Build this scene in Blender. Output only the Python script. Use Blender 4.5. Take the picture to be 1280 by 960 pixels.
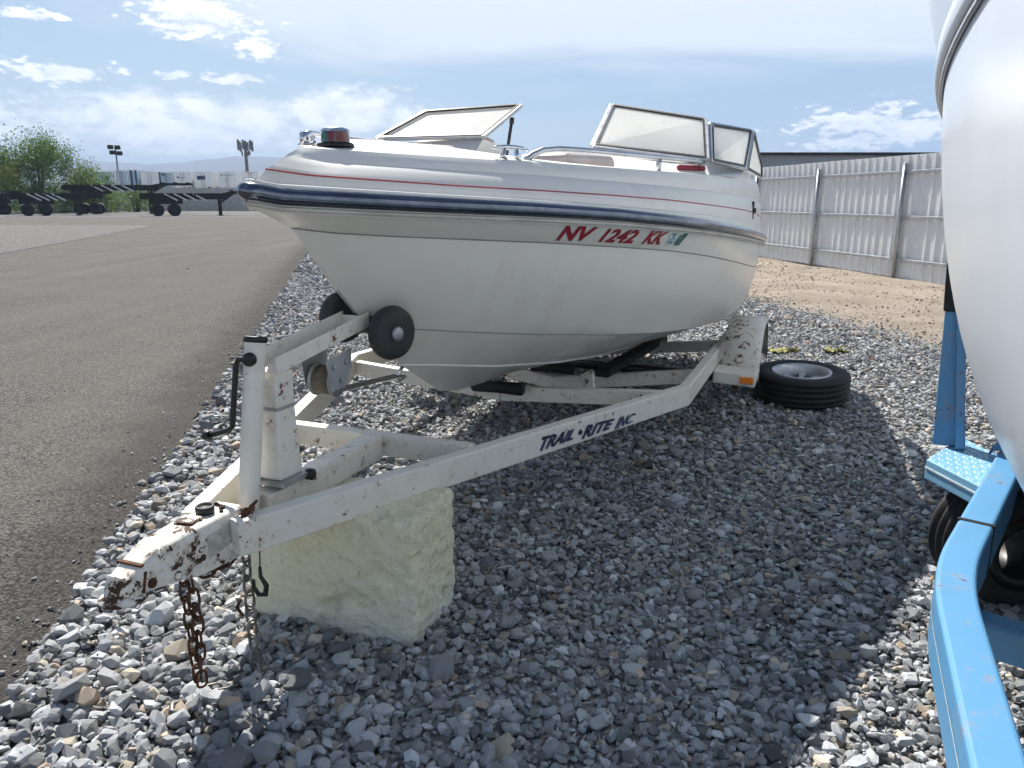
import bpy, bmesh, math, random
import numpy as np
from mathutils import Vector, Matrix
from mathutils.bvhtree import BVHTree
R = math.radians
random.seed(7); rng = np.random.default_rng(7)
scene = bpy.context.scene
for o in list(bpy.data.objects): bpy.data.objects.remove(o)
COL = scene.collection

# ------------------------------------------------------------------ camera
CAMH = 1.35; PITCH = R(13.5); FPX = 960.0
cam = bpy.data.cameras.new('camera'); camo = bpy.data.objects.new('camera', cam); COL.objects.link(camo)
cam.sensor_width = 36.0; cam.lens = 36.0*FPX/1280.0; cam.clip_start = 0.02; cam.clip_end = 12000
camo.location = (0, 0, CAMH); camo.rotation_euler = (math.pi/2-PITCH, 0, 0)
scene.camera = camo

# ------------------------------------------------------------------ world, sun, exposure
SUN_AZ = -19.5; SUN_EL = 45.0       # degrees, azimuth from +Y (view direction), negative = left
wd = bpy.data.worlds.new('World'); scene.world = wd; wd.use_nodes = True
wt = wd.node_tree; wt.nodes.clear()
def N(t, typ, **kw):
    n = t.nodes.new(typ)
    for k, v in kw.items():
        if k.startswith('i_'):
            key = k[2:]; key = int(key) if key.isdigit() else key.replace('_', ' ')
            n.inputs[key].default_value = v
        else: setattr(n, k, v)
    return n
def mth(t, op, a, b=None, clamp=False):
    n = t.nodes.new('ShaderNodeMath'); n.operation = op; n.use_clamp = clamp
    for i, v in enumerate((a, b)):
        if v is None: continue
        if isinstance(v, (int, float)): n.inputs[i].default_value = v
        else: t.links.new(v, n.inputs[i])
    return n.outputs[0]
def sstep(t, v, lo, hi):
    n = t.nodes.new('ShaderNodeMapRange'); n.interpolation_type = 'SMOOTHSTEP'
    n.inputs[1].default_value = lo; n.inputs[2].default_value = hi
    t.links.new(v, n.inputs[0]); return n.outputs[0]
def mixc(t, f, a, b, typ='MIX'):
    n = t.nodes.new('ShaderNodeMix'); n.data_type = 'RGBA'; n.blend_type = typ
    for i, v in ((0, f), (6, a), (7, b)):
        if isinstance(v, (int, float)): n.inputs[i].default_value = v
        elif isinstance(v, tuple): n.inputs[i].default_value = (*v[:3], 1)
        else: t.links.new(v, n.inputs[i])
    return n.outputs[2]
def noise(t, vec, scale, detail=4, rough=.5, dist=0.):
    n = N(t, 'ShaderNodeTexNoise', i_Scale=scale, i_Detail=detail, i_Roughness=rough, i_Distortion=dist)
    if vec is not None: t.links.new(vec, n.inputs['Vector'])
    return n.outputs[0]

def build_world():
    t = wt; L = t.links.new
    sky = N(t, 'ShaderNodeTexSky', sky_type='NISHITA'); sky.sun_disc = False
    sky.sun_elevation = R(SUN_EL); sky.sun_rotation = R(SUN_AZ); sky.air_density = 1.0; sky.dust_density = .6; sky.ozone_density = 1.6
    tc = N(t, 'ShaderNodeTexCoord'); sp = N(t, 'ShaderNodeSeparateXYZ'); L(tc.outputs['Generated'], sp.inputs[0])
    x, y, z = sp.outputs
    az = mth(t, 'ARCTAN2', x, y)                    # 0 ahead, + right (radians)
    el = mth(t, 'ARCSINE', z)
    def vec(sa, se, off=0.):
        c = N(t, 'ShaderNodeCombineXYZ'); L(mth(t, 'MULTIPLY', az, sa), c.inputs[0]); L(mth(t, 'MULTIPLY', el, se), c.inputs[1]); c.inputs[2].default_value = off
        return c.outputs[0]
    # heaped clouds: banks and single puffs, edges broken up by noise
    nA = noise(t, vec(9.0, 17.0, 3.1), 1.5, 5, .62, .3)
    nB = noise(t, vec(22.0, 46.0, 7.7), 1.3, 6, .62, .2)
    nC = noise(t, vec(60.0, 150.0, 2.7), 1.2, 4, .6)
    edge_n = mth(t, 'ADD', mth(t, 'MULTIPLY', mth(t, 'SUBTRACT', nA, .5), 2.1), mth(t, 'ADD', mth(t, 'MULTIPLY', mth(t, 'SUBTRACT', nB, .5), 1.3), mth(t, 'MULTIPLY', mth(t, 'SUBTRACT', nC, .5), 1.1)))
    ae = N(t, 'ShaderNodeCombineXYZ'); L(az, ae.inputs[0]); L(el, ae.inputs[1])
    n_big = mth(t, 'ADD', 1., mth(t, 'MULTIPLY', edge_n, .62))
    n_small = mth(t, 'ADD', .86, mth(t, 'ADD', mth(t, 'MULTIPLY', mth(t, 'SUBTRACT', nB, .5), 2.3), mth(t, 'MULTIPLY', mth(t, 'SUBTRACT', nC, .5), 2.4)))
    def banks(lst, nz, lo, hi):
        best = None
        for a0, e0, ra, re_ in lst:
            vm = N(t, 'ShaderNodeVectorMath', operation='MULTIPLY_ADD'); L(ae.outputs[0], vm.inputs[0])
            vm.inputs[1].default_value = (1/R(ra), 1/R(re_), 0); vm.inputs[2].default_value = (-a0/ra, -e0/re_, 0)
            ln = N(t, 'ShaderNodeVectorMath', operation='LENGTH'); L(vm.outputs[0], ln.inputs[0])
            best = ln.outputs['Value'] if best is None else mth(t, 'MINIMUM', best, ln.outputs['Value'])
        return sstep(t, mth(t, 'SUBTRACT', nz, best), lo, hi)
    m1 = banks(((-22, 4.8, 13, 2.4), (-38, 4.4, 10, 2.2), (-11, 6.0, 6, 1.8), (45, 5, 12, 2.6), (-70, 6, 20, 3), (100, 6, 24, 4), (160, 8, 26, 5), (-130, 7, 26, 4)), n_big, -.05, .55)
    m1s = banks(((-20.8, 11.3, 4.4, 1.5), (-17.0, 9.6, 2.2, .7), (-29.2, 7.45, 3.9, .75), (-18.6, 7.75, 2.8, .45), (-22.7, 7.8, 1.2, .35), (-30, 10.6, 2.6, .4), (24.2, 4.5, 5.8, 1.7)), n_small, -.05, .45)
    m1 = mth(t, 'MAXIMUM', m1, m1s)
    scat = sstep(t, noise(t, tc.outputs['Generated'], 3.2, 5, .6, .3), .56, .70)      # scattered puffs overhead
    m1 = mth(t, 'MAXIMUM', m1, mth(t, 'MULTIPLY', mth(t, 'MULTIPLY', scat, sstep(t, el, .34, .5)), .8))
    # grey-white layer spreading over the right half of the sky
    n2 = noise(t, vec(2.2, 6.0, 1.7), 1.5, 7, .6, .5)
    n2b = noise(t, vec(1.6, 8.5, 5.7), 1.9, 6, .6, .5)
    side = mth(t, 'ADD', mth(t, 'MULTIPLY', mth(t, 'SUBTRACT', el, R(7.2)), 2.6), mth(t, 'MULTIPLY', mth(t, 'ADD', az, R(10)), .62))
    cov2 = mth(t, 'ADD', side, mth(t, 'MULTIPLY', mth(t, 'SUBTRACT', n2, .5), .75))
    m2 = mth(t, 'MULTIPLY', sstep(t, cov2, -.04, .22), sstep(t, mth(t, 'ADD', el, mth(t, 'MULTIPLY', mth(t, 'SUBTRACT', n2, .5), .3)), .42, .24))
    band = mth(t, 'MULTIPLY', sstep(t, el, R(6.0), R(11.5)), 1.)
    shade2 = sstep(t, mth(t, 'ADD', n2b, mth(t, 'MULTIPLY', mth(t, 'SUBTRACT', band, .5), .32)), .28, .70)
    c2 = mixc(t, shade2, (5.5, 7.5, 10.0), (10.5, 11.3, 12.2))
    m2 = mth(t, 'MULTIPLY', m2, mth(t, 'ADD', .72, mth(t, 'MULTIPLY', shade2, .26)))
    c1 = mixc(t, sstep(t, mth(t, 'ADD', nB, mth(t, 'MULTIPLY', nA, .6)), .55, .95), (11.4, 12.1, 13.2), (16.5, 16.5, 16.3))
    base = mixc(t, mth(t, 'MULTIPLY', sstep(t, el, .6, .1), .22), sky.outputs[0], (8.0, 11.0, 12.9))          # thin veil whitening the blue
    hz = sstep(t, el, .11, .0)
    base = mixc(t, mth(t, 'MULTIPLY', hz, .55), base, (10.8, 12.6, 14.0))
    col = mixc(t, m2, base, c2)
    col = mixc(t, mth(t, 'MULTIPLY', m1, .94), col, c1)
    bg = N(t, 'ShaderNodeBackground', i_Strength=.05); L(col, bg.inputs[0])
    out = N(t, 'ShaderNodeOutputWorld'); L(bg.outputs[0], out.inputs[0])
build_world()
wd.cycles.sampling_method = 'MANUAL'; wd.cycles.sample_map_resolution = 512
sun = bpy.data.lights.new('sun', 'SUN'); sun.energy = 5.0; sun.angle = R(.53); sun.color = (1, .955, .88)
suno = bpy.data.objects.new('sun', sun); COL.objects.link(suno)
sd = Vector((math.sin(R(SUN_AZ))*math.cos(R(SUN_EL)), math.cos(R(SUN_AZ))*math.cos(R(SUN_EL)), math.sin(R(SUN_EL))))
suno.rotation_euler = sd.to_track_quat('Z', 'Y').to_euler(); suno.location = (-20, 30, 40)
vs = scene.view_settings; vs.view_transform = 'Standard'; vs.look = 'None'; vs.gamma = 1; vs.use_curve_mapping = False
vs.exposure = 0.85
cy = scene.cycles; cy.max_bounces = 6; cy.diffuse_bounces = 3; cy.glossy_bounces = 3; cy.transmission_bounces = 4; cy.transparent_max_bounces = 6; cy.volume_bounces = 0; cy.caustics_reflective = False; cy.caustics_refractive = False; cy.use_adaptive_sampling = True; cy.adaptive_threshold = .03

# ------------------------------------------------------------------ helpers
def mat(name):
    m = bpy.data.materials.new(name); m.use_nodes = True
    return m, m.node_tree, m.node_tree.nodes['Principled BSDF']
def objvec(t, scale=None):
    return t.nodes.new('ShaderNodeTexCoord').outputs['Object']
def setp(b, **kw):
    for k, v in kw.items():
        k = k.replace('_', ' ')
        b.inputs[k].default_value = (*v, 1) if isinstance(v, tuple) else v
def bump(t, b, h, strength=.3, dist=.01):
    n = N(t, 'ShaderNodeBump', i_Strength=strength, i_Distance=dist); t.links.new(h, n.inputs['Height']); t.links.new(n.outputs[0], b.inputs['Normal'])
def simple(name, col, rough=.5, metal=0., var=.12, scale=6., bmp=0., coat=0.):
    m, t, b = mat(name); v = objvec(t)
    n = noise(t, v, scale, 5, .6)
    c = mixc(t, sstep(t, n, .3, .7), tuple(x*(1-var) for x in col), tuple(min(1, x*(1+var*.6)) for x in col))
    t.links.new(c, b.inputs['Base Color'])
    rr = N(t, 'ShaderNodeMapRange'); t.links.new(noise(t, v, scale*2.3, 4), rr.inputs[0])
    rr.inputs[3].default_value = max(0, rough-.08); rr.inputs[4].default_value = min(1, rough+.1)
    t.links.new(rr.outputs[0], b.inputs['Roughness'])
    setp(b, Metallic=metal)
    if coat: setp(b, Coat_Weight=coat, Coat_Roughness=.12)
    if bmp: bump(t, b, noise(t, v, scale*8, 4), bmp, .004)
    return m
def gelcoat(name, col, dirt, amount=.35, rough=.3):
    m, t, b = mat(name); v = objvec(t)
    st = N(t, 'ShaderNodeMapping'); t.links.new(v, st.inputs[0]); st.inputs[3].default_value = (9, 9, .8)
    streak = noise(t, st.outputs[0], 1.0, 5, .6)
    blot = noise(t, v, 1.7, 6, .62)
    f = mth(t, 'MULTIPLY', mth(t, 'MULTIPLY', sstep(t, streak, .35, .8), sstep(t, blot, .3, .75)), amount*2)
    fine = sstep(t, noise(t, v, 55, 3, .7), .66, .74)
    c = mixc(t, f, col, dirt); c = mixc(t, mth(t, 'MULTIPLY', fine, .10), c, (.25, .22, .18))
    t.links.new(c, b.inputs['Base Color']); setp(b, Roughness=rough, Coat_Weight=(.2 if rough < .35 else 0.), Coat_Roughness=.15)
    bump(t, b, noise(t, v, 2.5, 2), .05, .01)
    return m
def chipped(name, col, chip_lo=.62, chip_hi=.66, scale=14., rough=.45, rust=(.13, .055, .02)):
    m, t, b = mat(name); v = objvec(t)
    n = noise(t, v, scale, 8, .72); big = noise(t, v, scale*.13, 3, .5)
    e = mth(t, 'ADD', n, mth(t, 'MULTIPLY', mth(t, 'SUBTRACT', big, .5), .22))
    geo = N(t, 'ShaderNodeNewGeometry'); edge = sstep(t, geo.outputs['Pointiness'], .53, .62)
    e = mth(t, 'ADD', e, mth(t, 'MULTIPLY', edge, .10))
    f = sstep(t, e, chip_lo, chip_hi)
    halo = sstep(t, e, chip_lo-.10, chip_hi)
    dirt = sstep(t, noise(t, v, scale*.4, 6, .65), .45, .8)
    c = mixc(t, mth(t, 'MULTIPLY', dirt, .35), col, tuple(x*y for x, y in zip(col, (.74, .69, .60))))
    c = mixc(t, mth(t, 'MULTIPLY', halo, .35), c, (.40, .25, .13))
    rc = mixc(t, noise(t, v, scale*5, 3), rust, tuple(x*.25 for x in rust))
    c = mixc(t, f, c, rc)
    t.links.new(c, b.inputs['Base Color'])
    t.links.new(mth(t, 'ADD', rough, mth(t, 'MULTIPLY', f, .35)), b.inputs['Roughness'])
    bump(t, b, mth(t, 'ADD', mth(t, 'MULTIPLY', f, -1.), mth(t, 'MULTIPLY', noise(t, v, scale*3, 3), .3)), .25, .003)
    return m

M = {}
M['gel'] = gelcoat('white_gelcoat', (.76, .745, .685), (.58, .54, .45), .32)
M['gel_deck'] = gelcoat('deck_gelcoat', (.78, .77, .73), (.62, .58, .50), .25, .42)
M['gel2'] = gelcoat('blue_white_gelcoat', (.66, .70, .755), (.55, .58, .61), .3, .28)
M['white_steel'] = chipped('white_painted_steel', (.76, .735, .67), .665, .685, 30)
M['coupler'] = chipped('worn_white_steel', (.78, .765, .71), .545, .565, 13, rust=(.09, .045, .02))
M['blue'] = chipped('light_blue_paint', (.10, .285, .50), .64, .67, 11, rough=.42, rust=(.03, .13, .35))
M['blue_plate'] = chipped('light_blue_plate', (.20, .42, .60), .69, .72, 10, rough=.4, rust=(.05, .15, .3))
M['navy'] = simple('navy_rubber', (.008, .012, .026), .16, var=.3, scale=20, coat=.5)
M['railmetal'] = simple('polished_dark_rail', (.16, .18, .225), .15, 1., var=.25, scale=14)
M['rubber'] = simple('black_rubber', (.011, .011, .012), .7, var=.4, scale=12, bmp=.2)
M['roller'] = simple('grey_black_rubber', (.03, .031, .033), .6, var=.45, scale=9, bmp=.15)
M['black'] = simple('black_steel', (.012, .011, .010), .45, var=.4, scale=14)
M['chassis'] = simple('dark_chassis', (.014, .013, .014), .7, var=.4, scale=3)
M['chrome'] = simple('chrome', (.72, .73, .74), .16, 1., var=.1, scale=20)
M['alu'] = simple('aluminium', (.62, .63, .64), .34, 1., var=.14, scale=14)
M['galv'] = simple('galvanised_steel', (.42, .44, .46), .46, .75, var=.22, scale=9, bmp=.1)
M['tower'] = simple('weathered_grey_steel', (.13, .14, .15), .6, .2, var=.2, scale=2)
M['rust'] = simple('rusty_steel', (.10, .042, .018), .85, .1, var=.6, scale=40, bmp=.4)
M['dull_chain'] = simple('dull_steel', (.23, .22, .20), .55, .7, var=.5, scale=45)
M['white_rim'] = simple('silver_rim', (.55, .57, .60), .35, .4, var=.2, scale=9)
M['red'] = simple('red_vinyl_letter', (.33, .012, .03), .4, var=.25, scale=30)
M['red_line'] = simple('red_pinstripe', (.42, .06, .06), .4, var=.3, scale=6)
M['red_seat'] = simple('red_upholstery', (.24, .02, .04), .5, var=.2, scale=8)
M['cream'] = simple('cream_vinyl', (.60, .53, .50), .5, var=.1, scale=5)
M['grey_line'] = simple('grey_groove', (.25, .245, .23), .6, var=.2, scale=9)
M['beige_lip'] = simple('beige_flange', (.50, .48, .43), .45, var=.2, scale=7)
M['decal_blue'] = simple('dark_blue_print', (.012, .02, .07), .45, var=.4, scale=40)
M['decal_grey'] = simple('grey_blue_print', (.22, .25, .32), .5, var=.3, scale=40)
M['amber'] = simple('amber_lens', (.85, .24, .02), .25, var=.1, coat=.5)
M['red_lens'] = simple('red_lens', (.14, .006, .01), .12, var=.2, coat=.8)
M['green_lens'] = simple('green_lens', (.004, .09, .06), .12, var=.2, coat=.8)
M['plate'] = simple('worn_data_plate', (.50, .51, .45), .6, var=.3, scale=40)
M['pale_print'] = simple('pale_print', (.62, .70, .70), .5, var=.2, scale=60)
M['green_print'] = simple('green_print', (.06, .16, .13), .5, var=.5, scale=70)
M['teal_print'] = simple('teal_print', (.12, .36, .42), .5, var=.5, scale=60)
M['yellow_rag'] = simple('yellow_rag', (.27, .25, .085), .8, var=.4, scale=12, bmp=.3)
M['strap'] = simple('grey_webbing', (.16, .14, .11), .9, var=.3, scale=60, bmp=.2)
M['box_white'] = simple('trailer_white', (.72, .74, .76), .45, var=.08, scale=.6)
M['box_blue'] = simple('trailer_blue_grey', (.35, .45, .56), .45, var=.12, scale=.6)
M['dark_blue'] = simple('dark_blue_paint', (.03, .06, .16), .5, var=.3, scale=2)
M['conc'] = simple('pale_block_wall', (.50, .49, .465), .85, var=.12, scale=2.5, bmp=.2)
M['roof'] = simple('grey_metal_roof', (.22, .26, .32), .45, .2, var=.1, scale=.3)
M['orange'] = simple('orange_wall', (.55, .21, .05), .7, var=.15, scale=1)
M['bark'] = simple('bark', (.09, .065, .045), .9, var=.4, scale=9)

def fence_mat():
    m, t, b = mat('white_fence_sheet'); v = objvec(t)
    n = noise(t, v, 1.3, 5, .6)
    c = mixc(t, sstep(t, n, .35, .75), (.78, .79, .80), (.70, .70, .70))
    st = N(t, 'ShaderNodeMapping'); t.links.new(v, st.inputs[0]); st.inputs[3].default_value = (12, 12, 1)
    c = mixc(t, mth(t, 'MULTIPLY', sstep(t, noise(t, st.outputs[0], 1, 4), .5, .8), .25), c, (.5, .46, .42))
    t.links.new(c, b.inputs['Base Color']); setp(b, Roughness=.42); return m
M['fence'] = fence_mat()

def pane_mat():
    m, t, b = mat('hazed_acrylic'); t.nodes.remove(b); v = objvec(t); L = t.links.new
    cl = noise(t, v, 5, 6, .65)
    dif = N(t, 'ShaderNodeBsdfDiffuse'); tr = N(t, 'ShaderNodeBsdfTranslucent'); gl = N(t, 'ShaderNodeBsdfGlossy', i_Roughness=.28); tp = N(t, 'ShaderNodeBsdfTransparent')
    c = mixc(t, sstep(t, cl, .3, .7), (.92, .92, .88), (.94, .94, .93))
    L(c, dif.inputs[0]); L(c, tr.inputs[0]); gl.inputs[0].default_value = (.8, .8, .8, 1)
    m1 = N(t, 'ShaderNodeMixShader', i_0=.50); L(dif.outputs[0], m1.inputs[1]); L(tr.outputs[0], m1.inputs[2])
    m2 = N(t, 'ShaderNodeMixShader'); L(mth(t, 'ADD', .05, mth(t, 'MULTIPLY', sstep(t, cl, .35, .7), .12)), m2.inputs[0]); L(m1.outputs[0], m2.inputs[1]); L(tp.outputs[0], m2.inputs[2])
    m3 = N(t, 'ShaderNodeMixShader', i_0=.16); L(m2.outputs[0], m3.inputs[1]); L(gl.outputs[0], m3.inputs[2])
    L(m3.outputs[0], t.nodes['Material Output'].inputs[0]); return m
M['pane'] = pane_mat()

def foam_mat():
    m, t, b = mat('yellowed_foam'); v = objvec(t)
    n = noise(t, v, 4, 6, .65); f = noise(t, v, 38, 5, .7)
    c = mixc(t, sstep(t, n, .3, .7), (.84, .80, .56), (.88, .85, .68))
    c = mixc(t, mth(t, 'MULTIPLY', sstep(t, f, .56, .68), .6), c, (.52, .46, .26))
    sp = N(t, 'ShaderNodeSeparateXYZ'); t.links.new(v, sp.inputs[0])
    low = mth(t, 'MULTIPLY', sstep(t, mth(t, 'ADD', sp.outputs[2], mth(t, 'MULTIPLY', n, .2)), .24, .10), .7)
    c = mixc(t, low, c, (.80, .80, .75))
    t.links.new(c, b.inputs['Base Color']); setp(b, Roughness=.9)
    bump(t, b, mth(t, 'ADD', f, mth(t, 'MULTIPLY', noise(t, v, 14, 4), 1.5)), 1., .016); return m
M['foam'] = foam_mat()

def stone_mat(name, single):
    m, t, b = mat(name); v = objvec(t)
    if single: c0 = N(t, 'ShaderNodeObjectInfo').outputs['Color']
    else: c0 = N(t, 'ShaderNodeAttribute', attribute_name='tint').outputs['Color']
    n = noise(t, v, 45 if not single else 45, 5, .65)
    c = mixc(t, 1., c0, mixc(t, n, (.66, .66, .67), (1.3, 1.3, 1.28)), 'MULTIPLY')
    t.links.new(c, b.inputs['Base Color']); setp(b, Roughness=.85, Specular_IOR_Level=.25)
    bump(t, b, noise(t, v, 120, 4, .6), .35, .004); return m
M['stone'] = stone_mat('crushed_stone', False); M['stone1'] = stone_mat('crushed_stone_single', True)

def ground_mats():
    # sand and fines under the stones
    m, t, b = mat('gravel_fines'); v = objvec(t)
    vo = N(t, 'ShaderNodeTexVoronoi', i_Scale=26.); t.links.new(v, vo.inputs['Vector'])
    wn = N(t, 'ShaderNodeTexWhiteNoise'); t.links.new(vo.outputs['Color'], wn.inputs['Vector'])
    c = mixc(t, wn.outputs['Value'], (.13, .13, .14), (.36, .355, .345))
    t.links.new(c, b.inputs['Base Color']); setp(b, Roughness=.9)
    bump(t, b, mth(t, 'MULTIPLY', vo.outputs['Distance'], -1.), .9, .03); M['fines'] = m
    m, t, b = mat('far_gravel'); v = objvec(t)
    n = noise(t, v, 9, 6, .8); n2 = noise(t, v, .4, 3)
    c = mixc(t, sstep(t, n, .35, .65), (.05, .05, .055), (.29, .285, .275)); c = mixc(t, mth(t, 'MULTIPLY', n2, .35), c, (.17, .165, .158))
    t.links.new(c, b.inputs['Base Color']); setp(b, Roughness=1., Specular_IOR_Level=.1); bump(t, b, n, .8, .05); M['far_gravel'] = m
    m, t, b = mat('asphalt'); v = objvec(t)
    vo = N(t, 'ShaderNodeTexVoronoi', i_Scale=105.); t.links.new(v, vo.inputs['Vector'])
    wn = N(t, 'ShaderNodeTexWhiteNoise'); t.links.new(vo.outputs['Color'], wn.inputs['Vector'])
    n = noise(t, v, 70, 5, .7); big = noise(t, v, .55, 6, .6); patch = noise(t, v, 3.0, 5, .65)
    c = mixc(t, sstep(t, wn.outputs['Value'], .15, .95), (.035, .033, .031), (.185, .176, .163))
    c = mixc(t, mth(t, 'MULTIPLY', sstep(t, big, .3, .7), .45), c, (.140, .132, .121))
    mp = N(t, 'ShaderNodeMapping'); t.links.new(v, mp.inputs[0]); mp.inputs[2].default_value = (0, 0, R(-12)); mp.inputs[3].default_value = (1.6, .05, 1)
    tr = noise(t, mp.outputs[0], 1.0, 3, .5)
    c = mixc(t, mth(t, 'MULTIPLY', sstep(t, tr, .45, .7), .35), c, (.150, .142, .130))
    c = mixc(t, mth(t, 'MULTIPLY', sstep(t, patch, .60, .78), .30), c, (.16, .13, .10))
    c = mixc(t, mth(t, 'MULTIPLY', sstep(t, n, .60, .72), .4), c, (.035, .033, .031))
    sx = N(t, 'ShaderNodeSeparateXYZ'); t.links.new(v, sx.inputs[0])        # darker, oilier rolled margin along the gravel edge
    dd = mth(t, 'SUBTRACT', mth(t, 'ADD', -.957, mth(t, 'MULTIPLY', sx.outputs[1], -.2145)), sx.outputs[0])
    dd = mth(t, 'ADD', dd, mth(t, 'MULTIPLY', mth(t, 'SUBTRACT', patch, .5), .7))
    mg = sstep(t, dd, .75, .05); c = mixc(t, mth(t, 'MULTIPLY', mg, .62), c, (.03, .028, .026))
    t.links.new(c, b.inputs['Base Color']); setp(b, Roughness=.95, Specular_IOR_Level=.15)
    bump(t, b, mth(t, 'ADD', mth(t, 'MULTIPLY', vo.outputs['Distance'], -1.3), n), .75, .006); M['asphalt'] = m
    m, t, b = mat('tan_dirt'); v = objvec(t)
    n = noise(t, v, 1.1, 7, .72); f = noise(t, v, 16, 8, .82)
    c = mixc(t, sstep(t, n, .32, .68), (.31, .26, .21), (.44, .38, .32))
    c = mixc(t, mth(t, 'MULTIPLY', sstep(t, f, .52, .66), .75), c, (.19, .16, .135))
    c = mixc(t, mth(t, 'MULTIPLY', sstep(t, f, .44, .34), .35), c, (.54, .49, .43))
    t.links.new(c, b.inputs['Base Color']); setp(b, Roughness=1., Specular_IOR_Level=.1); bump(t, b, mth(t, 'ADD', f, n), .8, .05); M['dirt'] = m
    m, t, b = mat('dry_mountain'); v = objvec(t)
    n = noise(t, v, .004, 8, .65); c = mixc(t, n, (.13, .11, .09), (.22, .19, .15))
    t.links.new(c, b.inputs['Base Color']); setp(b, Roughness=1.); M['mount'] = m
    for nm, lo, hi in (('leaf', (.04, .085, .016), (.14, .23, .045)), ('leaf2', (.06, .11, .02), (.17, .26, .05))):
        m, t, b = mat(nm)
        a = N(t, 'ShaderNodeAttribute', attribute_name='tint').outputs['Fac']
        c = mixc(t, a, lo, hi); t.links.new(c, b.inputs['Base Color']); setp(b, Roughness=.6)
        tr = N(t, 'ShaderNodeBsdfTranslucent'); t.links.new(c, tr.inputs[0]); mx = N(t, 'ShaderNodeMixShader', i_0=.45); t.links.new(b.outputs[0], mx.inputs[1]); t.links.new(tr.outputs[0], mx.inputs[2]); t.links.new(mx.outputs[0], t.nodes['Material Output'].inputs[0]); M[nm] = m
ground_mats()

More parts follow.
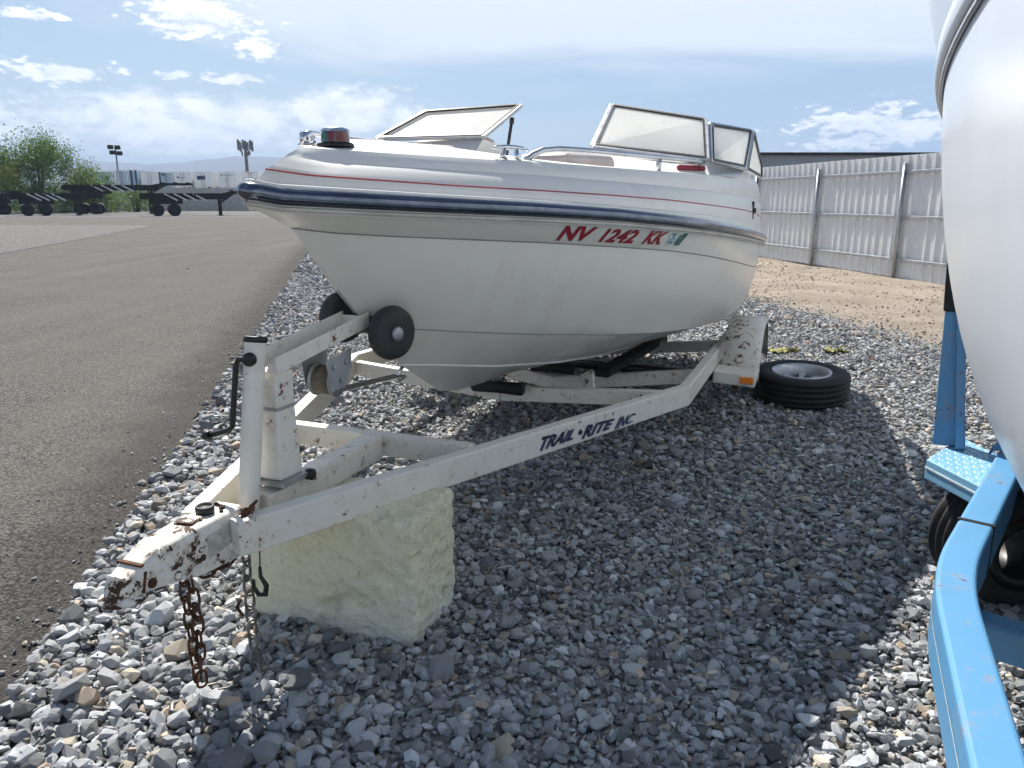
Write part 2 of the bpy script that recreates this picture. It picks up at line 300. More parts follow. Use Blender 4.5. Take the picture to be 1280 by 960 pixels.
def tag(o, label=None, cat=None, group=None, kind=None):
    if label: o['label'] = label
    if cat: o['category'] = cat
    if group: o['group'] = group
    if kind: o['kind'] = kind
    return o
def thing(name, label, cat, loc=(0, 0, 0), rz=0., group=None):
    o = bpy.data.objects.new(name, None); COL.objects.link(o); o.empty_display_size = .1
    o.location = loc; o.rotation_euler = (0, 0, rz); return tag(o, label, cat, group)
ROOTLOC = {}
class MB:
    """collects world (or local) geometry, then links it as one mesh object"""
    def __init__(s): s.v = []; s.f = []; s.sm = []
    def add(s, vs_, fs, smooth=False):
        k = len(s.v); s.v += [tuple(x) for x in vs_]; s.f += [tuple(i+k for i in f) for f in fs]; s.sm += [smooth]*len(fs); return s
    def box(s, c, d, rot=None):
        c = Vector(c); hx, hy, hz = (q/2 for q in d)
        P = [Vector((sx*hx, sy*hy, sz*hz)) for sz in (-1, 1) for sx, sy in ((-1, -1), (1, -1), (1, 1), (-1, 1))]
        if rot is not None: P = [rot @ p for p in P]
        return s.add([c+p for p in P], [(3, 2, 1, 0), (4, 5, 6, 7), (0, 1, 5, 4), (1, 2, 6, 5), (2, 3, 7, 6), (3, 0, 4, 7)])
    def beam(s, p0, p1, w, h, up=(0, 0, 1), w1=None, h1=None):
        p0, p1 = Vector(p0), Vector(p1); d = (p1-p0).normalized(); sd_ = d.cross(Vector(up)).normalized(); u = sd_.cross(d)
        w1 = w if w1 is None else w1; h1 = h if h1 is None else h1
        V = [p+sd_*a*ww/2+u*b*hh/2 for p, ww, hh in ((p0, w, h), (p1, w1, h1)) for a, b in ((-1, -1), (1, -1), (1, 1), (-1, 1))]
        return s.add(V, [(0, 1, 2, 3), (7, 6, 5, 4), (0, 4, 5, 1), (1, 5, 6, 2), (2, 6, 7, 3), (3, 7, 4, 0)])
    def tube(s, path, r, n=10, cap=True, closed=False):
        path = [Vector(p) for p in path]; m = len(path); rings = []; prev = None
        for i, p in enumerate(path):
            a = path[(i-1) % m] if closed or i > 0 else p; b = path[(i+1) % m] if closed or i < m-1 else p
            d = (b-a).normalized()
            if prev is None:
                prev = d.orthogonal().normalized()
            prev = (prev-d*prev.dot(d)).normalized(); q = d.cross(prev)
            rr = r[i] if isinstance(r, (list, tuple)) else r
            rings.append([p+(prev*math.cos(2*math.pi*k/n)+q*math.sin(2*math.pi*k/n))*rr for k in range(n)])
        V = [v for rg in rings for v in rg]; F = []
        for i in range(m if closed else m-1):
            j = (i+1) % m
            for k in range(n): F.append((i*n+k, i*n+(k+1) % n, j*n+(k+1) % n, j*n+k))
        s.add(V, F, True)
        if cap and not closed:
            s.add(rings[0], [tuple(range(n))[::-1]]); s.add(rings[-1], [tuple(range(n))])
        return s
    def lathe(s, prof, c, axis=(0, 0, 1), n=32, smooth=True, closed=False):
        """prof = [(radius, along)]"""
        c = Vector(c); ax_ = Vector(axis).normalized(); e1 = ax_.orthogonal().normalized(); e2 = ax_.cross(e1)
        V = [c+ax_*h+(e1*math.cos(2*math.pi*k/n)+e2*math.sin(2*math.pi*k/n))*r for r, h in prof for k in range(n)]
        F = []; m = len(prof)
        for i in range(m if closed else m-1):
            j = (i+1) % m
            for k in range(n): F.append((i*n+k, i*n+(k+1) % n, j*n+(k+1) % n, j*n+k))
        return s.add(V, F, smooth)
    def prism(s, poly, off):
        """poly: list of 3-D points (planar), off: extrusion vector"""
        off = Vector(off); n = len(poly); A = [Vector(p) for p in poly]; Bq = [p+off for p in A]
        return s.add(A+Bq, [tuple(range(n))[::-1], tuple(range(n, 2*n))]+[(i, (i+1) % n, n+(i+1) % n, n+i) for i in range(n)])
    def grid(s, rows, smooth=True, flip=False):
        n = len(rows[0]); V = [p for r_ in rows for p in r_]; F = []
        for i in range(len(rows)-1):
            for j in range(n-1):
                f = (i*n+j, i*n+j+1, (i+1)*n+j+1, (i+1)*n+j); F.append(f[::-1] if flip else f)
        return s.add(V, F, smooth)
    def build(s, name, m, parent=None, bevel=0., seg=2, sub=False, world=True, fix=True, solid=0.):
        off = Vector((0, 0, 0))
        if parent is not None and world:
            r_ = parent
            while r_.parent: r_ = r_.parent
            off = r_.location
        me = bpy.data.meshes.new(name); me.from_pydata([tuple(Vector(v)-off) for v in s.v], [], s.f)
        me.polygons.foreach_set('use_smooth', s.sm)
        if fix:
            bm = bmesh.new(); bm.from_mesh(me); bmesh.ops.remove_doubles(bm, verts=bm.verts, dist=1e-5); bmesh.ops.recalc_face_normals(bm, faces=bm.faces); bm.to_mesh(me); bm.free()
        me.materials.append(M[m] if isinstance(m, str) else m); me.update()
        o = bpy.data.objects.new(name, me); COL.objects.link(o)
        if parent is not None: o.parent = parent
        if solid:
            sm = o.modifiers.new('solid', 'SOLIDIFY'); sm.thickness = solid; sm.offset = 0
        if bevel:
            bv = o.modifiers.new('bevel', 'BEVEL'); bv.width = bevel; bv.segments = seg; bv.limit_method = 'ANGLE'; bv.angle_limit = R(35)
        return o
def copy_tree(o, parent=None):
    c = o.copy(); COL.objects.link(c); c.parent = parent
    for ch in list(o.children): copy_tree(ch, c)
    return c
def ray(px, py):
    x = (px-640)/FPX; u = -(py-480)/FPX
    return Vector((x, math.cos(PITCH)+u*math.sin(PITCH), -math.sin(PITCH)+u*math.cos(PITCH)))
CAM = Vector((0, 0, CAMH))
def atz(px, py, z=0.):
    d = ray(px, py); return CAM+d*((z-CAMH)/d.z)
def aty(px, py, y):
    d = ray(px, py); return CAM+d*(y/d.y)
def interp(x, tab, k=1): return float(np.interp(x, [q[0] for q in tab], [q[k] for q in tab]))
def text_mesh(body, shear=0., off=0., space=1.):
    cu = bpy.data.curves.new('txt', 'FONT'); cu.body = body; cu.shear = shear; cu.offset = off; cu.space_character = space; cu.resolution_u = 3
    ob = bpy.data.objects.new('txt', cu); COL.objects.link(ob); bpy.context.view_layer.update()
    me = bpy.data.meshes.new_from_object(ob.evaluated_get(bpy.context.evaluated_depsgraph_get()))
    bm = bmesh.new(); bm.from_mesh(me); bmesh.ops.triangulate(bm, faces=bm.faces)
    bmesh.ops.subdivide_edges(bm, edges=[e for e in bm.edges if e.calc_length() > .25], cuts=2); bmesh.ops.triangulate(bm, faces=bm.faces)
    V = [v.co.copy() for v in bm.verts]; F = [tuple(v.index for v in f.verts) for f in bm.faces]; bm.free()
    bpy.data.objects.remove(ob); bpy.data.curves.remove(cu); bpy.data.meshes.remove(me)
    x0 = min(v.x for v in V); x1 = max(v.x for v in V); y0 = min(v.y for v in V); y1 = max(v.y for v in V)
    return [((v.x-x0)/(x1-x0), (v.y-y0)/(y1-y0)) for v in V], F

# ------------------------------------------------------------------ ground
def xe(y): return -1.36+(y-1.88)*-.2145          # gravel / asphalt edge
def xd(y): return 3.9-(y-6.9)*.197               # gravel / dirt edge
def gz(x, y): return .012*math.sin(x*1.7+.6)*math.cos(y*1.3)+.008*math.sin(x*3.1+y*2.3)
def sheet(name, m, poly, z, label=None):
    mb = MB(); mb.add([(p[0], p[1], z) for p in poly], [tuple(range(len(poly)))]); o = mb.build(name, m); o['kind'] = 'structure'
    return o
def wob(v, a=.05, f=1.): return a*(math.sin(v*5.1*f)+.7*math.sin(v*11.3*f+1.3)+.5*math.sin(v*23.9*f+.4)+.35*math.sin(v*51*f))
g = MB()
# far ground
g.add([(-4200, -200, -.03), (4200, -200, -.03), (4200, 4200, -.03), (-4200, 4200, -.03)], [(0, 1, 2, 3)])
o = g.build('ground', 'dirt'); o['kind'] = 'structure'
# dirt strip along the fence, gently uneven
mb = MB(); ys = np.concatenate([np.linspace(-3, 34, 150), np.linspace(36, 64, 15)]); rows = []
for y in ys:
    x0 = xd(y)-.25; x1 = 13.5
    rows.append([(x0+(x1-x0)*k/40, y, .004+.02*math.sin((x0+(x1-x0)*k/40)*2.1+y)*math.sin(y*1.7+k*.3)*min(1, k/6)) for k in range(41)])
o = mb.grid(rows).build('dirt_strip', 'dirt'); o['kind'] = 'structure'
# asphalt
edge = [(xe(y)+wob(y, .028), y) for y in np.concatenate([np.arange(-4, 12, .06), np.arange(12, 24, .25), np.arange(24, 62, 2.)])]
asphalt = sheet('asphalt_road', 'asphalt', [(-140, -4)]+edge+[(xe(62)-1, 66), (-140, 70)], .014)
# gravel island beyond the road and the gravel verge before the trailers
isl = [(-60, -2)] + [(-14.0-1.2*(1-k/20), k) for k in range(0, 20, 4)] + [(-13.0, 19.7), (-15.2, 28), (-17.4, 36), (-18.4, 40), (-19.4, 41.5), (-22, 42), (-33, 42.6), (-60, 44)]
isl = [(x+wob(x+y, .06), y) for x, y in isl]
sheet('gravel_island', 'far_gravel', isl, .022)
sheet('gravel_verge', 'far_gravel', [(-140, 62), (-9, 60), (40, 64), (40, 96), (-140, 96)], .019)
# gravel bed base sheet
mb = MB(); rows = []
for y in np.concatenate([np.arange(-1.5, 12, .12), np.arange(12, 34, .5)]):
    a = xe(y)-.12; b_ = xd(y)+.2+wob(y, .06); rows.append([(a+(b_-a)*k/36, y, .006+gz(a+(b_-a)*k/36, y)*min(1, k/2., (36-k)/2.)) for k in range(37)])
bed = mb.grid(rows).build('gravel_bed', 'fines'); bed['kind'] = 'structure'

# ---- crushed stone
def hull_stone(seed, npts, flat):
    r_ = random.Random(seed); bm = bmesh.new()
    ax_ = (r_.uniform(.75, 1.15), r_.uniform(.55, .9), r_.uniform(.38, .7)*flat)
    for _ in range(npts):
        d = Vector((r_.gauss(0, 1), r_.gauss(0, 1), r_.gauss(0, 1))).normalized()
        k = max(abs(d.x), abs(d.y), abs(d.z)); d = d*(.55+.45/k*.8)*r_.uniform(.85, 1.08)
        bm.verts.new((d.x*ax_[0]*.5, d.y*ax_[1]*.5, d.z*ax_[2]*.5))
    ret = bmesh.ops.convex_hull(bm, input=bm.verts)
    bmesh.ops.delete(bm, geom=[v for v in bm.verts if not v.link_faces], context='VERTS')
    bmesh.ops.triangulate(bm, faces=bm.faces); bm.verts.index_update()
    V = np.array([v.co[:] for v in bm.verts]); F = np.array([[v.index for v in f.verts] for f in bm.faces]); bm.free(); return V, F
ST_HI = [hull_stone(i, 22, .9) for i in range(40)]; ST_LO = [hull_stone(100+i, 9, 1.) for i in range(30)]
def stone_tint(n):
    v = rng.normal(.345, .095, n).clip(.14, .62)
    c = np.stack([v*.97, v, v*1.045], 1)
    k = rng.random(n); tanm = k < .06; c[tanm] *= np.array([1.16, 1.02, .80]); wh = k > .93; c[wh] *= 1.4
    br = (k > .10) & (k < .13); c[br] *= np.array([1.1, .86, .66]); dk = (k > .2) & (k < .38); c[dk] *= .62
    return c.clip(.03, .7)
def euler_mats(a, b, c):
    ca, sa, cb, sb, cc, sc = np.cos(a), np.sin(a), np.cos(b), np.sin(b), np.cos(c), np.sin(c)
    return np.stack([np.stack([cc*cb, cc*sb*sa-sc*ca, cc*sb*ca+sc*sa], 1), np.stack([sc*cb, sc*sb*sa+cc*ca, sc*sb*ca-cc*sa], 1), np.stack([-sb, cb*sa, cb*ca], 1)], 1)
def joined_stones(name, P, S, Rm, tint, var, lib, parent, m='stone'):
    Vs, Fs, Ts, k = [], [], [], 0
    for vi in range(len(lib)):
        idx = np.where(var == vi)[0]
        if not len(idx): continue
        V, F = lib[vi]
        W_ = np.einsum('nij,vj->nvi', Rm[idx], V)*S[idx][:, None, None]+P[idx][:, None, :]
        nf = F[None]+(np.arange(len(idx))*len(V))[:, None, None]+k
        Vs.append(W_.reshape(-1, 3)); Fs.append(nf.reshape(-1, 3)); Ts.append(np.repeat(tint[idx], len(V), 0)); k += len(idx)*len(V)
    V = np.concatenate(Vs); F = np.concatenate(Fs); T = np.concatenate(Ts)
    me = bpy.data.meshes.new(name); me.vertices.add(len(V)); me.vertices.foreach_set('co', V.astype(np.float32).ravel())
    me.loops.add(F.size); me.loops.foreach_set('vertex_index', F.astype(np.int32).ravel())
    me.polygons.add(len(F)); me.polygons.foreach_set('loop_start', (np.arange(len(F))*3).astype(np.int32))
    me.update(calc_edges=True)
    at = me.attributes.new('tint', 'FLOAT_COLOR', 'POINT'); at.data.foreach_set('color', np.concatenate([T, np.ones((len(T), 1))], 1).astype(np.float32).ravel())
    me.polygons.foreach_set('use_smooth', np.zeros(len(F), dtype=bool))
    me.materials.append(M[m]); o = bpy.data.objects.new(name, me); COL.objects.link(o); o.parent = parent; o['kind'] = 'stuff'; return o, len(F)
def in_block(x, y):   # under the foam block
    ax_, ay = x+.55, y-2.36; c_, s_ = math.cos(R(-17.8)), math.sin(R(-17.8)); u = ax_*c_+ay*s_; w = -ax_*s_+ay*c_
    return abs(u) < .27 and abs(w) < .15
def scatter(y0, y1, step, size, left=None, right=None, xcull=True):
    out = []
    y = y0
    while y < y1:
        a = (left or xe)(y)-.03; b_ = (right or xd)(y)
        lim = .74*y+.5
        a2 = max(a, -lim); b2 = min(b_, lim)
        n = int((b2-a2)/step) if b2 > a2 else 0
        if n > 0:
            xs = a2+(np.arange(n)+rng.random(n)*1.1)*step; out.append(np.stack([xs, y+rng.random(n)*step*1.1], 1))
        y += step
    return np.concatenate(out)
TRI = 0
bands = [(.75, 4.3, .0245, .0435, ST_HI), (4.3, 7.5, .029, .046, ST_LO), (7.5, 13, .042, .058, ST_LO), (13, 25, .072, .085, ST_LO)]
allP = []; bi = 0
for (y0, y1, st, sz, lib) in bands:
    XY = scatter(y0, y1, st, sz); n = len(XY)
    if lib is ST_HI: XY = np.array([p for p in XY if not in_block(*p)]); n = len(XY)
    leftness = np.clip(1-(XY[:, 0]-np.array([xe(y) for y in XY[:, 1]]))/1.5, 0, 1)
    S = sz*np.exp(rng.normal(0, .27, n))*(.88+.36*leftness*(XY[:, 1] < 6))
    keep = rng.random(n) > .22*leftness*(XY[:, 1] < 6); XY, S, leftness = XY[keep], S[keep], leftness[keep]; n = len(XY)
    # edge over the asphalt and over the dirt thins out
    Z = np.array([gz(*p) for p in XY])+.004+rng.random(n)*.022*(S/.05)
    P = np.concatenate([XY, Z[:, None]], 1)
    Rm = euler_mats(rng.normal(0, .34, n), rng.normal(0, .34, n), rng.random(n)*6.283)
    allP.append([P, S, Rm, stone_tint(n), rng.integers(0, len(lib), n), lib])
# small chips filling the gaps near the camera
XY = scatter(.75, 3.6, .030, .02); XY = np.array([p for p in XY if not in_block(*p)]); n = len(XY)
allP.append([np.concatenate([XY, np.array([gz(*p) for p in XY])[:, None]+.008+rng.random((n, 1))*.026], 1), .020*np.exp(rng.normal(0, .35, n)), euler_mats(rng.normal(0, .5, n), rng.normal(0, .5, n), rng.random(n)*6.283), stone_tint(n)*.92, rng.integers(0, 30, n), ST_LO])
# the 300 stones that show largest stand on their own
P, S, Rm, T, Vr, lib = allP[0]
cp, sp_ = math.cos(PITCH), math.sin(PITCH)
zc = P[:, 1]*cp-(P[:, 2]-CAMH)*sp_; yc = P[:, 1]*sp_+(P[:, 2]-CAMH)*cp
px = 640+FPX*P[:, 0]/zc; py = 480-FPX*yc/zc
vis = (px > 5) & (px < 1190) & (py < 955) & (py > 560) & ~((px > 300) & (px < 570) & (py < 815))
score = np.where(vis, S/zc, 0); top = np.argsort(-score)[:300]
smesh = []
for i, (V, F) in enumerate(ST_HI):
    me = bpy.data.meshes.new('stone'); me.from_pydata(V.tolist(), [], F.tolist()); me.materials.append(M['stone1']); smesh.append(me)
for i in top:
    o = bpy.data.objects.new('stone', smesh[Vr[i]]); COL.objects.link(o); o.parent = bed
    Mx = Matrix(Rm[i].tolist()).to_4x4(); Mx = Matrix.Translation(P[i]) @ Mx @ Matrix.Scale(S[i], 4); o.matrix_basis = Mx
    o.color = (*T[i], 1)
keep = np.ones(len(P), bool); keep[top] = False
allP[0] = [P[keep], S[keep], Rm[keep], T[keep], Vr[keep], lib]
for k, (P, S, Rm, T, Vr, lib) in enumerate(allP):
    o, nt = joined_stones('crushed_gravel', P, S, Rm, T, Vr, lib, bed); TRI += nt
# loose stones kicked onto the asphalt
n = 420; yy = .9+rng.random(n)**1.6*9; dx = rng.exponential(.11, n); XY = np.stack([np.array([xe(y) for y in yy])-dx, yy], 1)
P = np.concatenate([XY, np.full((n, 1), .02)], 1); S = .012+.020*rng.random(n)*np.exp(-dx*2)
joined_stones('asphalt_grit', P, S, euler_mats(rng.normal(0, .3, n), rng.normal(0, .3, n), rng.random(n)*6.28), stone_tint(n), rng.integers(0, 30, n), ST_LO, asphalt)
for (px_, py_, s_) in ((177, 603, .05), (150, 629, .036), (176, 590, .02), (234, 335, .06), (48, 625, .02), (120, 690, .022), (160, 540, .018), (250, 470, .02), (70, 800, .02), (290, 447, .05), (215, 440, .018)):
    o = bpy.data.objects.new('stone', smesh[random.randrange(40)]); COL.objects.link(o); o.parent = asphalt
    p = atz(px_, py_, .014+s_*.2); o.matrix_basis = Matrix.Translation(p) @ Matrix.Rotation(random.random()*6, 4, 'Z') @ Matrix.Scale(s_, 4); o.color = (.3, .29, .28, 1)
# stones straying over the dirt
n = 15000; yy = 6+rng.random(n)*16; dx = np.where(rng.random(n) < .5, rng.exponential(.22, n), rng.random(n)*5); XY = np.stack([np.array([xd(y) for y in yy])+dx, yy], 1)
P = np.concatenate([XY, np.full((n, 1), .012)], 1); S = .012+.042*rng.random(n)**3
T = stone_tint(n); far_ = dx > .5; T[far_] = T[far_]*np.array([1.12, .95, .78])
dirt_strip = bpy.data.objects['dirt_strip']
joined_stones('dirt_pebbles', P, S, euler_mats(rng.normal(0, .4, n), rng.normal(0, .4, n), rng.random(n)*6.28), T, rng.integers(0, 30, n), ST_LO, dirt_strip)
# ------------------------------------------------------------------ motorboat
A0 = Vector((-.92, 1.65, 0)); AA = R(21.2); AX = Vector((math.sin(AA), math.cos(AA), 0)); NN = Vector((math.cos(AA), -math.sin(AA), 0))
def W(s, l, z): return A0+AX*s+NN*l+Vector((0, 0, z))
ROLL = .075; S0 = .564
def BW(t, l, z): return W(S0+t, l, z-ROLL*l)
LB = 5.05; TT = 3.3; PP = 2.4
def plan(t, t0, B, T=TT, p=PP): return B*(1-max(0., 1-max(0., t-t0)/T)**p)*(1-.06*max(0, (t-3.6)/1.5)**2)
class Curve:
    def __init__(s, t0, B=None, ztab=None, btab=None, tend=LB): s.t0 = t0; s.B = B; s.z = ztab; s.bt = btab; s.te = tend
    def at(s, u):
        t = s.t0+(s.te-s.t0)*(u**1.6)
        b = interp(t, s.bt) if s.bt else plan(t, s.t0, s.B)
        return t, b, interp(t, s.z)
RAIL = Curve(0, 1.10, [(0, 1.372), (.06, 1.362), (.25, 1.36), (.5, 1.358), (.8, 1.356), (1.2, 1.347), (1.6, 1.328), (2, 1.305), (2.5, 1.272), (3, 1.236), (3.5, 1.206), (4, 1.174), (4.6, 1.127), (5.1, 1.09)])
CRB = Curve(.02, 1.088, [(0, 1.402), (.12, 1.39), (.52, 1.388), (.82, 1.389), (1.22, 1.379), (1.62, 1.366), (2.02, 1.35), (2.52, 1.324), (3.02, 1.297), (3.52, 1.268), (4.02, 1.237), (4.62, 1.197), (5.1, 1.16)])
PIN = Curve(.07, 1.078, [(0, 1.44), (.17, 1.424), (.57, 1.42), (.87, 1.421), (1.27, 1.419), (1.67, 1.412), (2.07, 1.399), (2.57, 1.383), (3.07, 1.366), (3.57, 1.345), (4.07, 1.318), (4.67, 1.28), (5.1, 1.25)])
CRA = Curve(.16, 1.065, [(.16, 1.474), (.26, 1.46), (.66, 1.465), (.96, 1.469), (1.36, 1.468), (1.76, 1.464), (2.16, 1.458), (2.66, 1.448), (3.16, 1.44), (3.66, 1.43), (4.16, 1.415), (5.1, 1.38)])
DED = Curve(.24, 1.045, [(.24, 1.503), (.49, 1.507), (.74, 1.512), (1.04, 1.520), (1.44, 1.526), (1.84, 1.533), (2.24, 1.541), (2.74, 1.551), (3.24, 1.558), (3.74, 1.556), (4.3, 1.535), (5.1, 1.49)])
GRV = Curve(.17, 1.075, [(.17, 1.268), (.27, 1.257), (.42, 1.251), (.67, 1.244), (.97, 1.235), (1.37, 1.215), (1.77, 1.19), (2.17, 1.152), (2.67, 1.097), (3.17, 1.043), (3.67, .995), (4.17, .952), (5.1, .88)])
CHI = Curve(.56, None, [(.56, .91), (.7, .898), (.9, .873), (1.2, .84), (1.6, .80), (2, .762), (2.5, .718), (3, .676), (4, .592), (5.1, .51)],
            [(.56, 0), (.62, .06), (.7, .125), (.9, .26), (1.2, .43), (1.6, .62), (2, .75), (2.5, .845), (3, .89), (3.6, .92), (5.1, .90)])
SPR = Curve(.79, None, [(.79, .726), (.9, .717), (1.2, .673), (1.6, .633), (2, .60), (2.5, .565), (3, .53), (4, .46), (5.1, .39)],
            [(.79, 0), (.9, .075), (1.2, .22), (1.6, .365), (2, .45), (2.5, .5), (3, .52), (5.1, .52)])
KEE = Curve(1.12, None, [(1.12, .545), (1.3, .508), (1.6, .478), (2, .458), (2.5, .44), (3, .42), (4, .375), (5.1, .325)], [(0, 0), (6, 0)])
NU = 64
def loft(c0, c1, n, side, bulge=0., pt=BW):
    rows = []
    for k in range(n+1):
        f = k/n; row = []
        for i in range(NU+1):
            u = i/NU; a = c0.at(u); b = c1.at(u); q = [a[j]*(1-f)+b[j]*f for j in range(3)]
            if bulge: q[1] = max(0, q[1]+bulge*math.sin(math.pi*f)*min(1, q[1]/.25))
            row.append(pt(q[0], q[1]*side, q[2]))
        rows.append(row)
    return rows
boat = thing('motorboat', 'white open-bow motorboat with red registration number, resting on white trailer', 'boat', W(2.5, 0, 0))
LIP = Curve(.012, 1.083, [(q[0], q[1]-.045) for q in RAIL.z])       # lower edge of the flange under the rub rail
hb = MB()
for sd_ in (1, -1):
    hb.grid(loft(LIP, GRV, 3, sd_, .004)); hb.grid(loft(GRV, CHI, 9, sd_, .022)); hb.grid(loft(CHI, SPR, 4, sd_, .012)); hb.grid(loft(SPR, KEE, 4, sd_, .004))
# stern
tr = [BW(*[LIP.at(1)[0], s_*c.at(1)[1], c.at(1)[2]]) for s_, cs in ((1, (LIP, GRV, CHI, SPR, KEE)), (-1, (SPR, CHI, GRV, LIP))) for c in cs]
hb.add(tr, [tuple(range(len(tr)))])
hull = hb.build('hull', 'gel', boat)
for p_ in hull.data.polygons: p_.use_smooth = True
hull.modifiers.new('es', 'EDGE_SPLIT').split_angle = R(24)
bvh = BVHTree.FromPolygons([v.co+boat.location for v in hull.data.vertices], [tuple(p.vertices) for p in hull.data.polygons])
def on_hull(px_, py_, lift=.002):
    d = ray(px_, py_).normalized(); h, n_, i_, dd = bvh.ray_cast(CAM, d)
    if h is None: h = CAM+d*3.6; n_ = -d
    if n_.dot(d) > 0: n_ = -n_
    return h+n_*lift
def edge_strip(name, cv, r, m, parent, side=(1, -1), lift=.0, n=6):
    for s_ in side:
        pts = [BW(cv.at(i/NU)[0], cv.at(i/NU)[1]*s_, cv.at(i/NU)[2]) for i in range(NU+1)]
        MB().tube(pts, r, n).build(name, m, parent)
edge_strip('spray_strake', SPR, .006, 'gel', hull, n=6)
edge_strip('chine_strake', CHI, .0025, 'grey_line', hull, n=5)
edge_strip('moulded_line', GRV, .0032, 'grey_line', hull, n=5)
# rub rail: flange, glossy dark insert, lower beading
def ribbon(name, c0, c1, m, parent, out=0., n=1):
    mb = MB()
    for s_ in (1, -1): mb.grid(loft(c0, c1, n, s_, out))
    return mb.build(name, m, parent)
class Off:
    def __init__(s, c, db, dz, dt=0.): s.c = c; s.db = db; s.dz = dz; s.dt = dt
    def at(s, u):
        t, b, z = s.c.at(u); return t-s.dt, b+s.db*min(1, b/.08+.35 if b > 0 else .0), z+s.dz
def band(name, profile, m, parent, base=RAIL):
    """sweep a closed profile [(out, dz)] round the bow from stern to stern"""
    pts = []
    for s_ in (-1, 1):
        seq = [i/NU for i in range(NU, -1, -1)] if s_ < 0 else [i/NU for i in range(1, NU+1)]
        for u in seq: t, b, z = base.at(u); pts.append((t, b*s_, z))
    P = [Vector(p) for p in pts]; rows = []
    for i, p in enumerate(P):
        a = P[max(0, i-1)]; b = P[min(len(P)-1, i+1)]; d = (b-a); d.z = 0; d.normalize(); nrm = Vector((-d.y, d.x, 0))  # t,l plane
        if nrm.dot(Vector((2.5, 0, 0))-Vector((p.x, p.y, 0))) > 0: nrm = -nrm
        rows.append([BW(p.x+nrm.x*o_, p.y+nrm.y*o_, p.z+dz) for o_, dz in profile+profile[:1]])
    return MB().grid(rows).build(name, m, parent)
rr_ = .026
band('flange', [(-.02, .034), (.010, .034), (.014, .028), (.014, -.040), (.008, -.046), (-.02, -.046)], 'gel_deck', boat)
rub = band('rub_rail', [(.012, .026)]+[(.014+rr_*math.cos(R(a)), .002+rr_*.92*math.sin(R(a))) for a in (75, 50, 25, 0, -25, -50, -75)]+[(.012, -.024)], 'railmetal', boat)
band('beading', [(.013, -.026), (.024, -.028), (.026, -.033), (.020, -.040), (.013, -.041)], 'beige_lip', rub)
# deck: stepped side, crowned fore deck with open bow well, side decks
db = MB()
for sd_ in (1, -1):
    db.grid(loft(Curve(.01, 1.095, [(q[0], q[1]+.02) for q in RAIL.z]), CRB, 2, sd_)); CB2 = Off(CRB, -.010, .004, -.008); CA2 = Off(CRA, -.010, .005, -.010)
    db.grid(loft(CRB, CB2, 1, sd_)); db.grid(loft(CB2, PIN, 3, sd_, .004)); db.grid(loft(PIN, CRA, 3, sd_, .004)); db.grid(loft(CRA, CA2, 1, sd_)); db.grid(loft(CA2, DED, 4, sd_, .008))
def deck_top(t, l):
    b = plan(t, .24, 1.045); z = interp(t, DED.z); e = 1-min(1, abs(l)/max(b, .02))**2.2
    crown = interp(t, [(.24, 0), (.6, .042), (.9, .040), (1.2, .022), (1.6, .012), (2.2, .012), (3.0, .03), (3.4, .03)])
    return z+crown*e*min(1, b/.3)
WELL = lambda t: 0. if t < 1.05 else min(plan(t, .24, 1.045)-.17, .62*(1-max(0, 1-(t-1.05)/.9)**2.4)) if t < 2.0 else 0.
rows = []
for i in range(61):
    t = .24+(3.0-.24)*i/60; b = plan(t, .24, 1.045); rows.append([(t, b*(k/20-1.)*1., ) for k in range(41)])
for i in range(60):
    for k in range(40):
        q = [rows[i][k], rows[i][k+1], rows[i+1][k+1], rows[i+1][k]]
        tc_ = sum(p[0] for p in q)/4; lc = sum(p[1] for p in q)/4
        if abs(lc) < WELL(tc_): continue
        if tc_ > 2.05 and abs(lc) < .27: continue      # walk-through
        db.add([BW(p[0], p[1], deck_top(p[0], p[1])) for p in q], [(0, 1, 2, 3)], True)
# side decks and coaming aft of the windshield
for sd_ in (1, -1):
    r0, r1, r2 = [], [], []
    for i in range(25):
        t = 3.0+(LB-3.0)*i/24; b = plan(t, .24, 1.045); z = interp(t, DED.z)
        f = min(1, i/6); r0.append(BW(t, b*sd_, z)); r1.append(BW(t, (b-.10)*sd_, z+.02)); r2.append(BW(t, (b-.17)*sd_, z-.25))
    db.grid([r0, r1, r2])
e_ = [(1.045, 1.49), (1.065, 1.38), (1.078, 1.25), (1.088, 1.16), (1.095, 1.09)]
tp = [BW(LB, b*(1-.06*((LB-3.6)/1.5)**2), z) for b, z in e_]+[BW(LB, -b*(1-.06*((LB-3.6)/1.5)**2), z) for b, z in e_[::-1]]
db.add(tp, [tuple(range(len(tp)))])
deck = db.build('deck', 'gel_deck', boat)
deck.modifiers.new('es', 'EDGE_SPLIT').split_angle = R(28)
edge_strip('pinstripe', PIN, .0032, 'red_line', deck, n=5)
